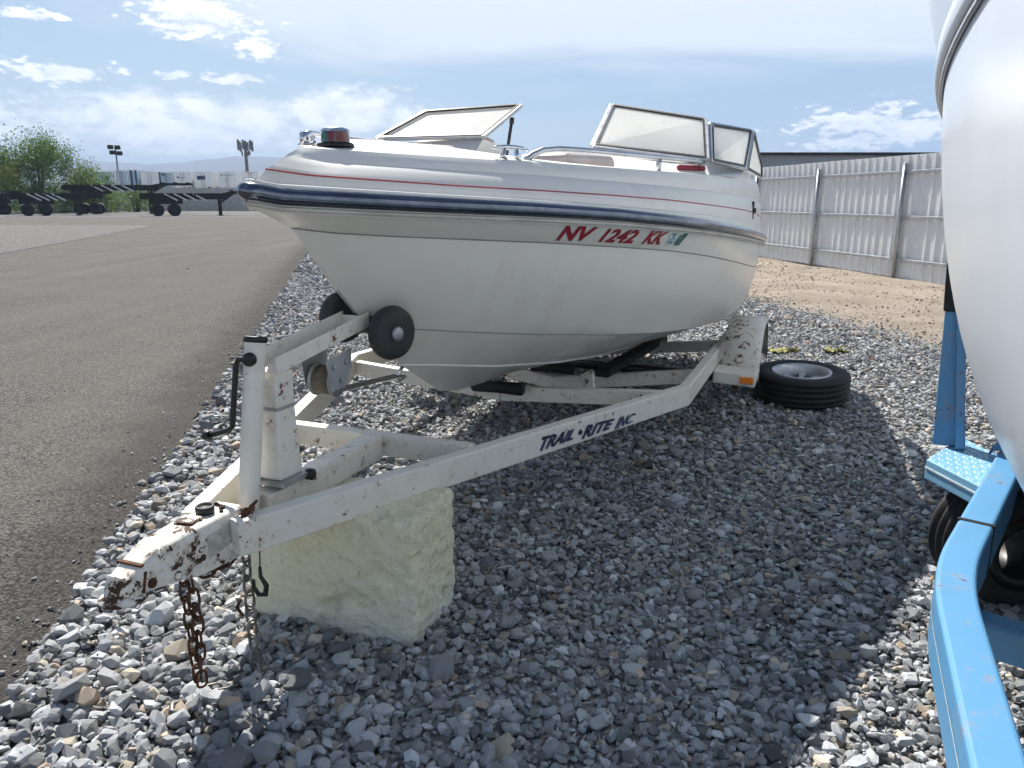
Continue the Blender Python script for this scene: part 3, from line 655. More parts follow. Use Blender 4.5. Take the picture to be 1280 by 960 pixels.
# inner well liner and seats
lb = MB(); ring = []
for i in range(31):
    t = 1.05+.95*i/30; ring.append((t, max(WELL(t), .002)))
ring = ring[:-1]
for s_ in (1, -1):
    lb.grid([[BW(t, w*s_, deck_top(t, w)+.002) for t, w in ring], [BW(t, (w-.02)*s_, deck_top(t, w)-.38) for t, w in ring]])
lb.add([BW(1.05, 0, 1.12), BW(1.99, .62, 1.12), BW(1.99, -.62, 1.12)], [(0, 1, 2)])
lb.build('bow_well_liner', 'cream', deck)
for l0 in (.42, -.42):
    mb = MB(); mb.beam(BW(1.45, l0*.82, 1.40), BW(1.97, l0, 1.42), .26, .34); mb.build('bow_cushion', 'cream', boat, bevel=.04, seg=4)
mb = MB(); q0 = (lambda p_, s_: CAM+ray(*p_)*((W(s_, 0, 0)-CAM).dot(AX)/ray(*p_).dot(AX)))
mb.beam(q0((846, 209), 2.78), q0((882, 211), 2.78), .04, .028); mb.build('seat_bolster', 'red_seat', boat, bevel=.03, seg=4)
# dash cowl under each windshield half
def quadbox(mb, a, b, c, d, n=Vector((0, 0, -1)), th=.02): return mb.prism([a, b, c, d], n*th)
# windshield
def frame_pane(name, P, parent, bars=(.022, .022, .022, .022), th=.02, sub='pane'):
    """P: four corners in order (bottom inner, bottom outer, top outer, top inner)"""
    fr = MB()
    for i in range(4):
        a, b = Vector(P[i]), Vector(P[(i+1) % 4]); c_ = Vector(P[(i+2) % 4]); n_ = (b-a).cross(c_-b).normalized()
        fr.beam(a, b, bars[i], th, up=n_)
    f_ = fr.build(name, 'alu', parent, bevel=.003)
    n_ = (Vector(P[1])-Vector(P[0])).cross(Vector(P[2])-Vector(P[1])).normalized()
    pm = MB(); pm.prism([Vector(p)-n_*.002 for p in P], n_*.004); pm.build('pane', 'pane', f_, fix=True)
    gk = MB()
    cen = sum((Vector(p) for p in P), Vector())/4
    sgn = 1 if n_.dot(CAM-cen) > 0 else -1
    for i in range(4):
        a, b = Vector(P[i]), Vector(P[(i+1) % 4]); q = cen
        a2 = a+(q-a).normalized()*.014; b2 = b+(q-b).normalized()*.014
        gk.beam(a2+n_*sgn*.008, b2+n_*sgn*.008, .014 if i % 2 == 0 else .009, .010, up=n_)
    gk.build('gasket', 'black', f_); return f_
def pl_s(px_, py_, s):      # the point of a pixel ray on the cross plane at station s
    d = ray(px_, py_); p0 = W(s, 0, 0); return CAM+d*((p0-CAM).dot(AX)/d.dot(AX))
pf = [pl_s(742, 183, 2.92), pl_s(884, 200, 2.88), pl_s(882, 150, 3.22), pl_s(766, 132, 3.40)]
ws = frame_pane('windshield_front', pf, boat, (.03, .026, .018, .034))
pc_ = [pl_s(889, 201, 2.90), pl_s(930, 210, 3.50), pl_s(938, 164, 3.72), pl_s(887, 155, 3.23)]
frame_pane('windshield_corner', pc_, boat, (.016, .034, .018, .022))
ps_ = [pl_s(933, 211, 3.53), pl_s(951, 221, 4.75), pl_s(951, 207, 4.65), pl_s(941, 165, 3.75)]
frame_pane('windshield_side', ps_, boat, (.016, .014, .018, .030))
sf = [pl_s(604, 171, 2.95), pl_s(470, 174, 2.80), pl_s(531, 140, 3.14), pl_s(651, 132, 3.42)]
frame_pane('windshield_front', sf, boat, (.016, .018, .018, .026))
def mir(p):                 # mirror a point about the boat's own centre plane (with its roll)
    v = p-A0; s_ = v.dot(AX); l_ = v.dot(NN); z_ = v.z+ROLL*l_; return W(s_, -l_, z_+ROLL*l_)
# cowl from deck up to the panes
def cowl(P0, P1, P2, side):
    mb = MB(); top = [P0+Vector((0, 0, -.012)), P1+Vector((0, 0, -.012)), P2+Vector((0, 0, -.012))]
    lo = []
    for p in top:
        v = p-A0; s_ = v.dot(AX)-S0-.16; l_ = v.dot(NN); lo.append(BW(s_, l_, min(deck_top(s_, l_), v.z+ROLL*l_-.01)-.004))
    back = [p+AX*.30+Vector((0, 0, -.02)) for p in top]; bot = [p+Vector((0, 0, -.30)) for p in back]
    mb.grid([lo, top, back, bot]); mb.add([top[0], lo[0], Vector((lo[0].x, lo[0].y, lo[0].z-.3)), bot[0], back[0]], [(0, 1, 2, 3, 4)])
    return mb.build('dash_cowl', 'gel_deck', deck)
cowl(pf[0], pf[1], pc_[1], 1); cowl(sf[0], mir(pf[1]), mir(pc_[1]), -1)
# strut holding the starboard windshield half
mb = MB(); mb.tube([pl_s(640, 149, 3.36), pl_s(633, 196, 3.36)], .010, 8); mb.tube([pl_s(640, 147, 3.36), pl_s(639.5, 155, 3.36)], .014, 8); mb.build('windshield_strut', 'black', boat)
# curved console edge behind the open half
mb = MB(); cpath = [pl_s(560, 178, 3.05), pl_s(600, 170, 3.1), pl_s(615, 176, 3.15), pl_s(622, 188, 3.18), pl_s(624, 197, 3.18)]
mb.grid([[p for p in cpath], [p+NN*-.32+AX*.1 for p in cpath]]); mb.build('console_edge', 'cream', deck, solid=.02)
# bow navigation light
nl = W(S0+.42, 0, 0); zt = deck_top(.42, 0); nb = BW(.42, 0, zt)
ml = MB(); ml.lathe([(0, .0), (.058, .0), (.060, .010), (.052, .016), (0, .016)], nb+Vector((0, 0, -.004)), n=28); light = ml.build('navigation_light', 'black', boat)
def dome(a0, a1, m, nm):
    mb = MB(); rows = []
    for (r_, h_) in ((.046, .012), (.045, .03), (.043, .045)):
        rows.append([nb+Vector((0, 0, h_))+(-AX*math.cos(a)+NN*math.sin(a))*r_ for a in np.linspace(a0, a1, 15)])
    mb.grid(rows); return mb.build(nm, m, light, fix=False)
dome(0, R(112), 'red_lens', 'red_lens'); dome(R(-112), 0, 'green_lens', 'green_lens'); dome(R(112), R(248), 'chrome', 'rear_shield')
ml = MB(); ml.lathe([(.047, .044), (.045, .052), (.030, .058), (0, .060)], nb, n=28); ml.build('cap', 'chrome', light)
# cleats and handle
def cleat(t, l, ang, length, parent, z=None):
    c_ = BW(t, l, deck_top(t, l)); d = (AX*math.cos(ang)+NN*math.sin(ang)); up = Vector((0, 0, 1))
    mb = MB()
    for k in (-1, 1):
        mb.tube([c_+d*k*length*.2, c_+d*k*length*.19+up*.012, c_+d*k*length*.17+up*.034], [.017, .009, .009], 10)
    mb.tube([c_+d*length*q+up*(.038-abs(q)**3*.05) for q in (-.5, -.35, -.15, 0, .15, .35, .5)], [.004, .0075, .009, .0095, .009, .0075, .004], 10)
    return mb.build('cleat', 'chrome', parent)
cleat(.93, .40, R(28), .17, boat)
hp = [pl_s(381, 180, .95), pl_s(380, 170, .95), pl_s(388, 166.5, 1.0), pl_s(402, 168, 1.1), pl_s(420, 173, 1.22)]
mb = MB(); mb.tube([hp[0], hp[1], hp[2], hp[3], hp[4]], [.014, .016, .010, .009, .008], 10)
mb.tube([pl_s(391, 168, 1.03), pl_s(392, 179, 1.03)], .009, 8); mb.lathe([(0, 0), (.03, 0), (.028, .006), (0, .007)], pl_s(384, 181.5, .97), n=18)
mb.build('bow_handle', 'chrome', boat)
# port grab rail
def rail_pt(t, up, sd_=1): return BW(t, sd_*(plan(t, .24, 1.045)-.055), interp(t, DED.z)+up)
for sd_ in (1, -1):
    path = [(1.00, .0), (1.03, .025), (1.08, .045), (1.16, .055)]+[(t_, .058) for t_ in (1.3, 1.5, 1.7, 1.9, 2.1, 2.3)]+[(2.42, .055), (2.49, .045), (2.53, .025), (2.55, -.005)]
    mb = MB(); mb.tube([rail_pt(*q, sd_) for q in path], .0125, 10); mb.tube([rail_pt(1.82, -.01, sd_), rail_pt(1.82, .056, sd_)], .0125, 8); mb.build('grab_rail', 'alu', boat)
# black side fitting on the quarter
fb = MB(); q = pl_s(939, 263, S0+3.35); fb.beam(q+Vector((0, 0, -.055)), q+Vector((0, 0, .055)), .03, .035, up=NN); fb.tube([q-NN*.05, q+NN*.03], .016, 8); fb.build('side_fitting', 'black', boat, bevel=.008)
# registration on the port bow
def decal_text(body, m, quad, shear, off, parent, name, hit, lift=.002, **kw):
    uv, F = text_mesh(body, shear, off, **kw); bl, br, tl, trr = quad
    V = []
    for u, v in uv:
        x = (bl[0]*(1-u)+br[0]*u)*(1-v)+(tl[0]*(1-u)+trr[0]*u)*v; y = (bl[1]*(1-u)+br[1]*u)*(1-v)+(tl[1]*(1-u)+trr[1]*u)*v
        V.append(hit(x, y, lift))
    mb = MB(); mb.add(V, F); return mb.build(name, m, parent, fix=False)
def seg(body, xl, xr, yl0, yl1, yr0, yr1):
    sl = 18.; decal_text(body, 'red', ((xl, yl1), (xr-9, yr1), (xl+9, yl0), (xr, yr0)), .0, .045, hull, 'registration_number', on_hull, .0022)
def seg2(body, xl, xr, y0l, y1l, y0r, y1r): decal_text(body, 'red', ((xl, y1l), (xr-14, y1r), (xl+14, y0l), (xr, y0r)), 0., .04, hull, 'registration_number', on_hull, .0022)
seg2('NV', 694, 748, 281.5, 300.5, 283.5, 301)
seg2('1242', 747, 803, 285.5, 302, 287.5, 304)
seg2('KK', 801, 838, 288, 304.5, 289.5, 305.5)
def decal_quad(name, m, c4, parent, hit, lift=.0022):
    mb = MB(); rows = []
    for i in range(5):
        v = i/4; rows.append([hit((c4[0][0]*(1-u)+c4[1][0]*u)*(1-v)+(c4[3][0]*(1-u)+c4[2][0]*u)*v, (c4[0][1]*(1-u)+c4[1][1]*u)*(1-v)+(c4[3][1]*(1-u)+c4[2][1]*u)*v, lift) for u in np.linspace(0, 1, 5)])
    return mb.grid(rows).build(name, m, parent, fix=False)
decal_quad('validation_sticker', 'pale_print', [(832, 305.5), (841, 306), (850, 289), (840, 288.5)], hull, on_hull)
decal_text('25', 'teal_print', ((833.5, 304), (840, 304.4), (841.5, 291), (847, 291.4)), 0, .03, hull, 'sticker_print', on_hull, .003)
decal_quad('validation_sticker', 'green_print', [(840.5, 306), (848, 306.5), (861, 291.5), (853, 290)], hull, on_hull)
# bow eye
mb = MB(); e0 = BW(.80, 0, .715); mb.tube([e0, e0-AX*.03+Vector((0, 0, -.012)), e0-AX*.045+Vector((0, 0, -.03)), e0-AX*.03+Vector((0, 0, -.045)), e0+AX*.02+Vector((0, 0, -.04))], .007, 8); mb.build('bow_eye', 'chrome', boat)
# ------------------------------------------------------------------ boat trailer
def TW(s, l, z): return W(s, l, z-.028*max(0., s-1.3)-.012*l*min(1., max(0, s)/3.))
trailer = thing('boat_trailer', 'white rust-flecked boat trailer with dark blue lettering, tongue propped on foam block', 'boat trailer', W(2.0, 0, 0))
KS, KL = 2.46, .93; TZ = .47
for sd_ in (1, -1):
    mb = MB(); bw, bh = .052, .100
    # outline of the beam in plan: tongue part, kink, straight part
    path = [(.30, .075), (KS, KL), (5.3, KL+.0)]
    pin_, pout = [], []
    for i, (s_, l_) in enumerate(path):
        dirs = []
        if i > 0: a = Vector((path[i][0]-path[i-1][0], path[i][1]-path[i-1][1])).normalized(); dirs.append(Vector((-a.y, a.x)))
        if i < len(path)-1: a = Vector((path[i+1][0]-path[i][0], path[i+1][1]-path[i][1])).normalized(); dirs.append(Vector((-a.y, a.x)))
        n_ = sum(dirs, Vector((0, 0))).normalized(); n_ /= max(.3, n_.dot(dirs[0]))
        pout.append((s_+n_.x*bw/2, l_+n_.y*bw/2)); pin_.append((s_-n_.x*bw/2, l_-n_.y*bw/2))
    for i in range(2):
        q = [pin_[i], pout[i], pout[i+1], pin_[i+1]]
        V = [TW(a, b*sd_, TZ-bh/2) for a, b in q]+[TW(a, b*sd_, TZ+bh/2) for a, b in q]
        mb.add(V, [(0, 1, 2, 3), (7, 6, 5, 4), (0, 4, 5, 1), (2, 6, 7, 3)]+([(0, 3, 7, 4)] if i == 0 else [(1, 5, 6, 2)])+([(3, 7, 4, 0)] if i == 0 else []))
        mb.add(V, [(1, 2, 6, 5), (3, 0, 4, 7)])
    fb = mb.build('main_beam', 'white_steel', trailer, bevel=.006)
    if sd_ > 0: right_beam = fb; RBQ = (pout[0], pout[1])
    # weld seam at the kink
# TRAIL-RITE lettering on the outer face of the port beam
b0, b1 = [TW(a, b, 0) for a, b in RBQ]
bdir = (b1-b0); bdir.z = 0; bdir.normalize(); bn = Vector((bdir.y, -bdir.x, 0))
def on_beam(px_, py_, lift=.002):
    d = ray(px_, py_); return CAM+d*((b0-CAM).dot(bn)/d.dot(bn))+bn*lift
def beam_text(body, xl, xr, off=.03):
    def yc(x): return 556.5+(x-670)*(523-556.5)/(792-670)
    def ht(x): return 17-(x-670)*(3.5/122)
    def q(dx, dy_): return ((xl+dx, yc(xl)+ht(xl)/2+dy_), (xr-8+dx, yc(xr)+ht(xr)/2+dy_-1), (xl+8+dx, yc(xl+8)-ht(xl)/2+dy_), (xr+dx, yc(xr)-ht(xr)/2+dy_))
    decal_text(body, 'decal_grey', q(1.4, .8), 0, off, right_beam, 'lettering_shade', on_beam, .0015)
    decal_text(body, 'decal_blue', q(0, 0), 0, off, right_beam, 'lettering', on_beam, .0028)
beam_text('TRAIL', 670, 722); beam_text('RITE', 726, 768); beam_text('INC.', 767, 797, .008)
c_ = on_beam(725, 540, .0028); mb = MB(); mb.lathe([(0, 0), (.012, 0), (.012, .0012), (0, .0012)], c_, bn, 14); mb.build('lettering', 'decal_blue', right_beam)
# cross members: near the winch post, V-shaped at the kink, and further aft
def cross(s_, l0, l1, z0=TZ, drop=0., w=.05, h=.08, name='cross_member'):
    mb = MB()
    if drop:
        mb.beam(TW(s_, l0, z0), TW(s_, 0, z0-drop), w, h); mb.beam(TW(s_, 0, z0-drop), TW(s_, l1, z0), w, h)
    else: mb.beam(TW(s_, l0, z0), TW(s_, l1, z0), w, h)
    return mb.build(name, 'white_steel', trailer, bevel=.005)
lat = lambda s_: .075+(s_-.30)*(KL-.075)/(KS-.30)-.03
cross(1.16, -lat(1.16), lat(1.16)); cross(2.40, -lat(2.40), lat(2.40), TZ-.01, .06, .05, .075); cross(3.30, -.90, .90, TZ-.06, .13); cross(4.6, -.90, .90, TZ-.07, .10)
mb = MB(); mb.beam(TW(.50, 0, TZ-.004), TW(1.135, 0, TZ-.004), .075, .088); mb.build('tongue_spine', 'white_steel', trailer, bevel=.006)
# uprights and keel rollers
for s_, zk in ((2.40, .415), (3.30, .36)):
    mb = MB(); mb.lathe([(0, -.14), (.028, -.14), (.034, -.13), (.030, 0), (.034, .13), (.028, .14), (0, .14)], TW(s_-.06, 0, zk+.028), NN, 18); mb.build('keel_roller', 'rubber', trailer)
for sd_ in (1, -1):
    mb = MB(); mb.beam(TW(3.15, .34*sd_, .40), TW(4.9, .38*sd_, .375), .09, .05); mb.build('bunk', 'rubber', trailer, bevel=.008)
    for s_, l_ in ((3.28, .34), (4.58, .37)):
        mb = MB(); mb.beam(TW(s_, l_*sd_, .30), TW(s_, l_*sd_, .385), .05, .06, up=AX); mb.build('bunk_bracket', 'white_steel', trailer)
mb = MB(); mb.beam(TW(2.52, .44, .40), TW(2.62, .40, .50), .06, .03, up=AX); mb.build('bunk_bracket', 'white_steel', trailer)
# axle, hubs, fenders with marker-light brackets
mb = MB(); mb.tube([TW(4.05, -1.12, .27), TW(4.05, 1.10, .27)], .03, 12); axle = mb.build('axle', 'black', trailer)
mb = MB(); mb.lathe([(0, 0), (.075, 0), (.075, .03), (.04, .035), (.035, .09), (0, .09)], TW(4.05, 1.02, .27), NN, 20); mb.build('bare_hub', 'rust', axle)
def fender(sd_):
    mb = MB(); rows = []
    for a in np.linspace(R(8), R(172), 15):
        s_ = 4.05-math.cos(a)*.46; z_ = .25+(.44*math.sin(a)**.62)
        rows.append([TW(s_, .985*sd_, z_), TW(s_, 1.17*sd_, z_), TW(s_, 1.20*sd_, z_-.012), TW(s_, 1.205*sd_, z_-.04)])
    return mb.grid(rows).build('fender', 'white_steel', trailer, solid=.006)
for sd_ in (1, -1):
    f_ = fender(sd_)
    mb = MB(); mb.beam(TW(3.50, .955*sd_, .395), TW(3.50, 1.20*sd_, .385), .20, .075); br = mb.build('fender_bracket', 'white_steel', trailer, bevel=.008)
    mb = MB(); q = TW(3.395, 1.150*sd_, .387); mb.beam(q-NN*.038, q+NN*.038, .022, .042); ml_ = mb.build('marker_light', 'amber', br, bevel=.006)
    mb = MB(); mb.beam(q-NN*.048+AX*.004, q+NN*.048+AX*.004, .012, .054); mb.build('light_base', 'white_steel', br, bevel=.004)
# starboard wheel, still mounted
def wheel_parts(c_, axis, parent, r=.31, w=.19, rim=.185, mt='rubber', mr='white_rim', grooves=3):
    ax_ = Vector(axis).normalized(); h = w/2
    pr = [(rim, -h*.86), (rim+.02, -h*.98), (r*.82, -h*1.03), (r*.93, -h*.95), (r*.985, -h*.82)]
    for k in range(grooves):
        y = -h*.6+k*h*1.2/(grooves-1); pr += [(r, y-.016), (r-.010, y-.009), (r-.010, y+.004), (r, y+.011)]
    pr += [(r*.985, h*.82), (r*.93, h*.95), (r*.82, h*1.03), (rim+.02, h*.98), (rim, h*.86)]
    mb = MB(); mb.lathe(pr+[(rim-.008, 0)], c_, ax_, 48, closed=True); ty = mb.build('tyre', mt, parent)
    mb = MB(); mb.lathe([(rim+.006, h*.97), (rim-.004, h*1.0), (rim-.014, h*.80), (rim-.03, h*.55), (rim-.035, -h*.8), (rim+.006, -h*.97), (rim+.004, h*.6)], c_, ax_, 48, closed=True); rm = mb.build('rim', mr, parent)
    return ty, rm, ax_, h
wheel_parts(TW(4.05, -1.09, .28)+Vector((0, 0, .03)), -NN, trailer)
# winch post, arm, rollers, winch
wpz = TZ+.055
def VX(s_, l, z): return W(s_, l, z)
mb = MB()
for (z0, z1, wa, wb) in ((wpz+.010, wpz+.225, .105, .085),):
    mb.beam(VX(.60, -.012, z0), VX(.608, -.012, z1), wa, wa, up=AX, w1=wb, h1=wb)
post = mb.build('winch_post', 'white_steel', trailer, bevel=.006)
mb = MB(); mb.beam(VX(.608, -.012, wpz+.215), VX(.615, -.012, wpz+.335), .082, .082, up=AX); mb.build('upper_sleeve', 'white_steel', post, bevel=.005)
mb = MB(); mb.beam(VX(.608, -.012, wpz+.222), VX(.608, -.012, wpz+.230), .094, .094, up=AX); mb.build('sleeve_collar', 'galv', post, bevel=.002)
mb = MB(); mb.prism([VX(.53, -.08, wpz), VX(.53, .065, wpz), VX(.68, .065, wpz), VX(.68, -.08, wpz)], (0, 0, .012)); mb.build('base_plate', 'galv', post)
for a in (-.08,):
    mb = MB(); mb.tube([VX(.525, a, wpz-.04), VX(.527, a, wpz+.006), VX(.54, a, wpz+.016), VX(.668, a, wpz+.016), VX(.681, a, wpz+.006), VX(.682, a, wpz-.04)], .006, 8); mb.build('u_bolt', 'galv', post)
mb = MB(); mb.lathe([(0, 0), (.016, 0), (.018, .004), (.018, .022), (.012, .026), (0, .026)], VX(.66, .05, wpz+.0), NN, 16); mb.build('clamp_nut', 'black', post)
a0_, a1_ = VX(.57, -.012, wpz+.335), VX(1.075, -.012, .925)
ad = (a1_-a0_).normalized(); au = NN.cross(ad).normalized()
if au.z < 0: au = -au
mb = MB(); mb.beam(a0_, a1_, .105, .006, up=au)
for sg in (-1, 1): mb.beam(a0_+NN*sg*.0505+au*.024, a1_+NN*sg*.0505+au*.024, .006, .048, up=au)
mb.beam(a1_-ad*.02-NN*.05+au*.02, a1_-ad*.02+NN*.05+au*.02, .005, .04, up=au)
arm = mb.build('winch_arm', 'white_steel', trailer, bevel=.002)
for k, off_ in ((.12, .01), (.26, .012)):
    p = a0_+ad*k+NN*.018; mb = MB(); mb.lathe([(0, 0), (.013, 0), (.013, .007), (.007, .008), (.007, .022), (0, .022)], p+au*.003, au, 6, smooth=False); mb.build('bolt', 'galv', arm)
rc_ = (pl_s(490, 416, 1.075)+pl_s(428, 396, 1.135))/2
mb = MB(); mb.lathe([(0, -.055), (.030, -.055), (.040, -.05), (.030, -.015), (.030, .015), (.040, .05), (.030, .055), (0, .055)], rc_, NN, 24); spool = mb.build('bow_roller', 'roller', trailer)
for sg in (-1, 1):
    mb = MB(); c_ = pl_s(490, 416, 1.075) if sg > 0 else pl_s(428, 396, 1.135); dax = (NN*sg*.93-AX*.30*sg).normalized()
    mb.lathe([(0, .030), (.016, .030), (.018, .024), (.030, .022), (.072, .028), (.088, .020), (.094, .0), (.090, -.020), (.074, -.028), (.03, -.024), (0, -.024)], c_, dax, 48); d_ = mb.build('roller_disc', 'roller', spool)
    mb = MB(); mb.lathe([(.012, .020), (.024, .022), (.026, .030), (.017, .036), (0, .036)], c_, dax, 18); mb.build('hub_cap', 'galv', d_)
wc = VX(.865, .0, .775)
mb = MB(); mb.lathe([(0, -.04), (.054, -.04), (.054, -.036), (.035, -.035), (.035, .035), (.054, .036), (.054, .04), (0, .04)], wc, NN, 30); winch = mb.build('winch', 'galv', trailer)
for sg in (-1, 1):
    mb = MB(); q = wc+NN*sg*.046
    mb.prism([q+ad*-.06+au*.085, q+ad*.085+au*.085, q+ad*.075+au*.02, q+ad*.02-au*.03, q-ad*.05-au*.02], NN*sg*.004); pl = mb.build('winch_plate', 'galv', winch, bevel=.001)
    for (u_, v_) in ((-.025, .055), (.045, .05), (.005, .0)):
        mb = MB(); mb.lathe([(0, 0), (.010, 0), (.010, .006), (.005, .007), (0, .012)], q+ad*u_+au*v_+NN*sg*.004, NN*sg, 6, smooth=False); mb.build('bolt', 'galv', pl)
mb = MB(); mb.lathe([(.036, -.032), (.047, -.030), (.047, .030), (.036, .032)], wc, NN, 24); mb.build('strap_roll', 'strap', winch)
mb = MB(); mb.beam(wc+AX*.03+Vector((0, 0, -.045)), BW(.775, 0, .69), .05, .004, up=au); mb.build('winch_strap', 'strap', winch)
# tongue jack with crank
j0, j1 = VX(.455, -.012, TZ-.02), VX(.548, -.012, .965)
mb = MB(); mb.tube([j0, j1], .0300, 24, cap=False); jack = mb.build('jack_post', 'white_steel', trailer)
jd = (j1-j0).normalized()
mb = MB(); mb.lathe([(.0305, -.012), (.034, -.010), (.034, .004), (.024, .006), (.022, -.02), (0, -.02)], j1, jd, 24); mb.build('jack_cap', 'black', jack)
ck = j1-jd*.055-NN*.0
cdir = (-AX*.55-NN*.84).normalized()
mb = MB(); mb.lathe([(.020, 0), (.020, .012), (.012, .016), (0, .016)], ck+(-AX*.9+NN*.2).normalized()*.026, (-AX*.9+NN*.2), 14); mb.build('crank_boss', 'black', jack)
k0 = ck+(-AX)*.035; k1 = k0+(-NN)*.028; k2 = k1-jd*.02-NN*.008; k3 = k2-jd*.175-NN*.004; k4 = k3-jd*.035-NN*.085
mb = MB(); mb.tube([k0+NN*.01, k0, k1, k2, k3, k3-jd*.012-NN*.012, k4], .0085, 10); mb.tube([k4+NN*.006, k4-NN*.012], [.014, .014], 10); mb.build('crank_handle', 'black', jack)
# coupler
cz = TZ+.0
def cpl(s_, l, z): return W(s_, l, z)
mb = MB()
prof = [(.375, TZ-.078, TZ+.062, .052), (.20, TZ-.064, TZ+.066, .052), (.10, TZ-.040, TZ+.062, .049), (.035, TZ-.028, TZ+.036, .044), (-.005, TZ-.026, TZ+.010, .041)]
rows = [[cpl(s_, -w_, zb), cpl(s_, -w_, zt_-.012), cpl(s_, -w_*.78, zt_), cpl(s_, w_*.78, zt_), cpl(s_, w_, zt_-.012), cpl(s_, w_, zb)] for s_, zb, zt_, w_ in prof]
mb.grid(rows, smooth=False); mb.add(rows[0], [(0, 1, 2, 3, 4, 5)]); mb.add(rows[-1], [(5, 4, 3, 2, 1, 0)])
coup = mb.build('coupler', 'coupler', trailer, bevel=.007)
mb = MB(); cb = cpl(.0, 0, TZ-.034)
mb.lathe([(0, .052), (.018, .050), (.032, .040), (.038, .022), (.040, .006), (.054, .002), (.055, -.004), (.040, -.006), (.034, .0), (0, .02)], cb, (0, 0, 1), 28); sk = mb.build('ball_socket', 'coupler', coup)
mb = MB(); mb.prism([cpl(.085, -.036, TZ+.050), cpl(.085, .036, TZ+.050), cpl(-.016, .030, TZ+.002), cpl(-.016, -.030, TZ+.002)], Vector((0, 0, .012))); mb.build('latch_cover', 'coupler', coup, bevel=.005)
mb = MB(); mb.beam(cpl(-.028, 0, TZ-.026), cpl(-.010, 0, TZ+.026), .050, .02, up=AX); mb.build('latch_tongue', 'coupler', coup, bevel=.008)
mb = MB(); mb.beam(cpl(.031, -.037, TZ+.0375), cpl(.031, .037, TZ+.0375), .010, .006); mb.build('latch_gap', 'rust', coup)
mb = MB(); mb.beam(cpl(.032, .0445, TZ+.024), cpl(.020, .0430, TZ-.026), .007, .003, up=NN); mb.build('latch_gap', 'rust', coup)
for (s_, z_, r_) in ((.045, TZ-.012, .013), (.12, TZ-.028, .012), (.31, TZ-.03, .014), (.20, TZ+.005, .008), (.205, TZ-.018, .009)):
    mb = MB(); mb.lathe([(0, 0), (r_, 0), (r_*.9, .005), (r_*.4, .008), (0, .008)], cpl(s_, .051 if s_ > .08 else .0455, z_), NN, 12); mb.build('bolt_head', 'rust' if s_ < .1 else 'coupler', coup)
mb = MB(); mb.lathe([(0, 0), (.024, 0), (.025, .022), (.021, .026), (.020, .020), (0, .019)], cpl(.285, -.004, TZ+.062), n=22); mb.build('filler_cap', 'roller', coup)
for (s_, l, r_) in ((.33, .012, .008), (.345, -.02, .007), (.31, .028, .006), (.24, .02, .007)):
    mb = MB(); mb.lathe([(0, 0), (r_, 0), (r_, .006), (0, .008)], cpl(s_, l, TZ+.062), n=8); mb.build('screw', 'rust', coup)
mb = MB(); mb.beam(cpl(.20, 0, TZ+.068), cpl(.25, -.01, TZ+.068), .055, .008); mb.build('reservoir_lid', 'coupler', coup, bevel=.003)
mb = MB(); q = [cpl(.335, .0525, TZ-.022), cpl(.225, .0525, TZ-.030), cpl(.225, .0525, TZ+.032), cpl(.335, .0525, TZ+.036)]; mb.prism(q, NN*.0012); mb.build('data_plate', 'plate', coup)
# safety chains
def link_mesh(m):
    mb = MB(); a, b, r_ = .0115, .0105, .0033; path = []
    for k in range(12):
        th = 2*math.pi*k/12; path.append(Vector((math.cos(th)*a, 0, math.sin(th)*a+(b if math.sin(th) > 0.01 else -b if math.sin(th) < -.01 else 0))))
    mb.tube(path, r_, 5, closed=True)
    me = bpy.data.meshes.new('link'); me.from_pydata([tuple(v) for v in mb.v], [], mb.f); me.polygons.foreach_set('use_smooth', [True]*len(mb.f)); me.materials.append(M[m]); return me
LK = {k: link_mesh(k) for k in ('rust', 'dull_chain')}
def chain(name, m, path, parent, pitch=.0345, scale=1.):
    root = bpy.data.objects.new(name, None); COL.objects.link(root); root.parent = parent
    P = [Vector(p) for p in path]; pts = [P[0]]; cur = P[0]; i = 1; d_left = pitch*scale
    seglen = 0; res = []; L_ = [0]
    for a, b in zip(P, P[1:]): L_.append(L_[-1]+(b-a).length)
    def atl(x):
        for k in range(len(P)-1):
            if x <= L_[k+1] or k == len(P)-2:
                f = (x-L_[k])/max(1e-6, L_[k+1]-L_[k]); return P[k].lerp(P[k+1], f), (P[k+1]-P[k]).normalized()
    n = int(L_[-1]/(pitch*scale))
    for k in range(n):
        p, d = atl((k+.5)*pitch*scale); o = bpy.data.objects.new('link', LK[m]); COL.objects.link(o); o.parent = root
        q = d.to_track_quat('Z', 'Y'); o.matrix_basis = Matrix.Translation(p-trailer.location) @ q.to_matrix().to_4x4() @ Matrix.Rotation((k % 2)*math.pi/2+random.uniform(-.3, .3)+.5, 4, 'Z') @ Matrix.Scale(scale, 4)
    return root
hx = cpl(.385, .085, TZ-.01)
gch = cpl(.345, .066, TZ-.0)
gd = Vector((gch.x, gch.y, .035))
chain('safety_chain', 'dull_chain', [gch+AX*.03+Vector((0, 0, .02)), gch, gch+Vector((.0, .0, -.25)), gd, gd+Vector((-.04, -.06, .0)), gd+Vector((-.10, -.085, -.002)), gd+Vector((-.13, -.135, .0))], trailer, scale=1.3)
rc0 = cpl(.17, .012, TZ-.062); rc1 = cpl(.175, .030, TZ-.062)
chain('safety_chain', 'rust', [cpl(.355, .055, TZ-.03), cpl(.30, .035, TZ-.085), cpl(.22, .02, TZ-.078), rc0, rc0+Vector((.005, 0, -.15)), rc0+Vector((.012, 0, -.315))], trailer, scale=1.15)
chain('safety_chain', 'rust', [cpl(.36, .02, TZ-.05), cpl(.28, .03, TZ-.09), rc1, rc1+Vector((.012, -.004, -.10)), rc1+Vector((.004, 0, -.30)), rc1+Vector((-.012, 0, -.33))], trailer, scale=1.15)
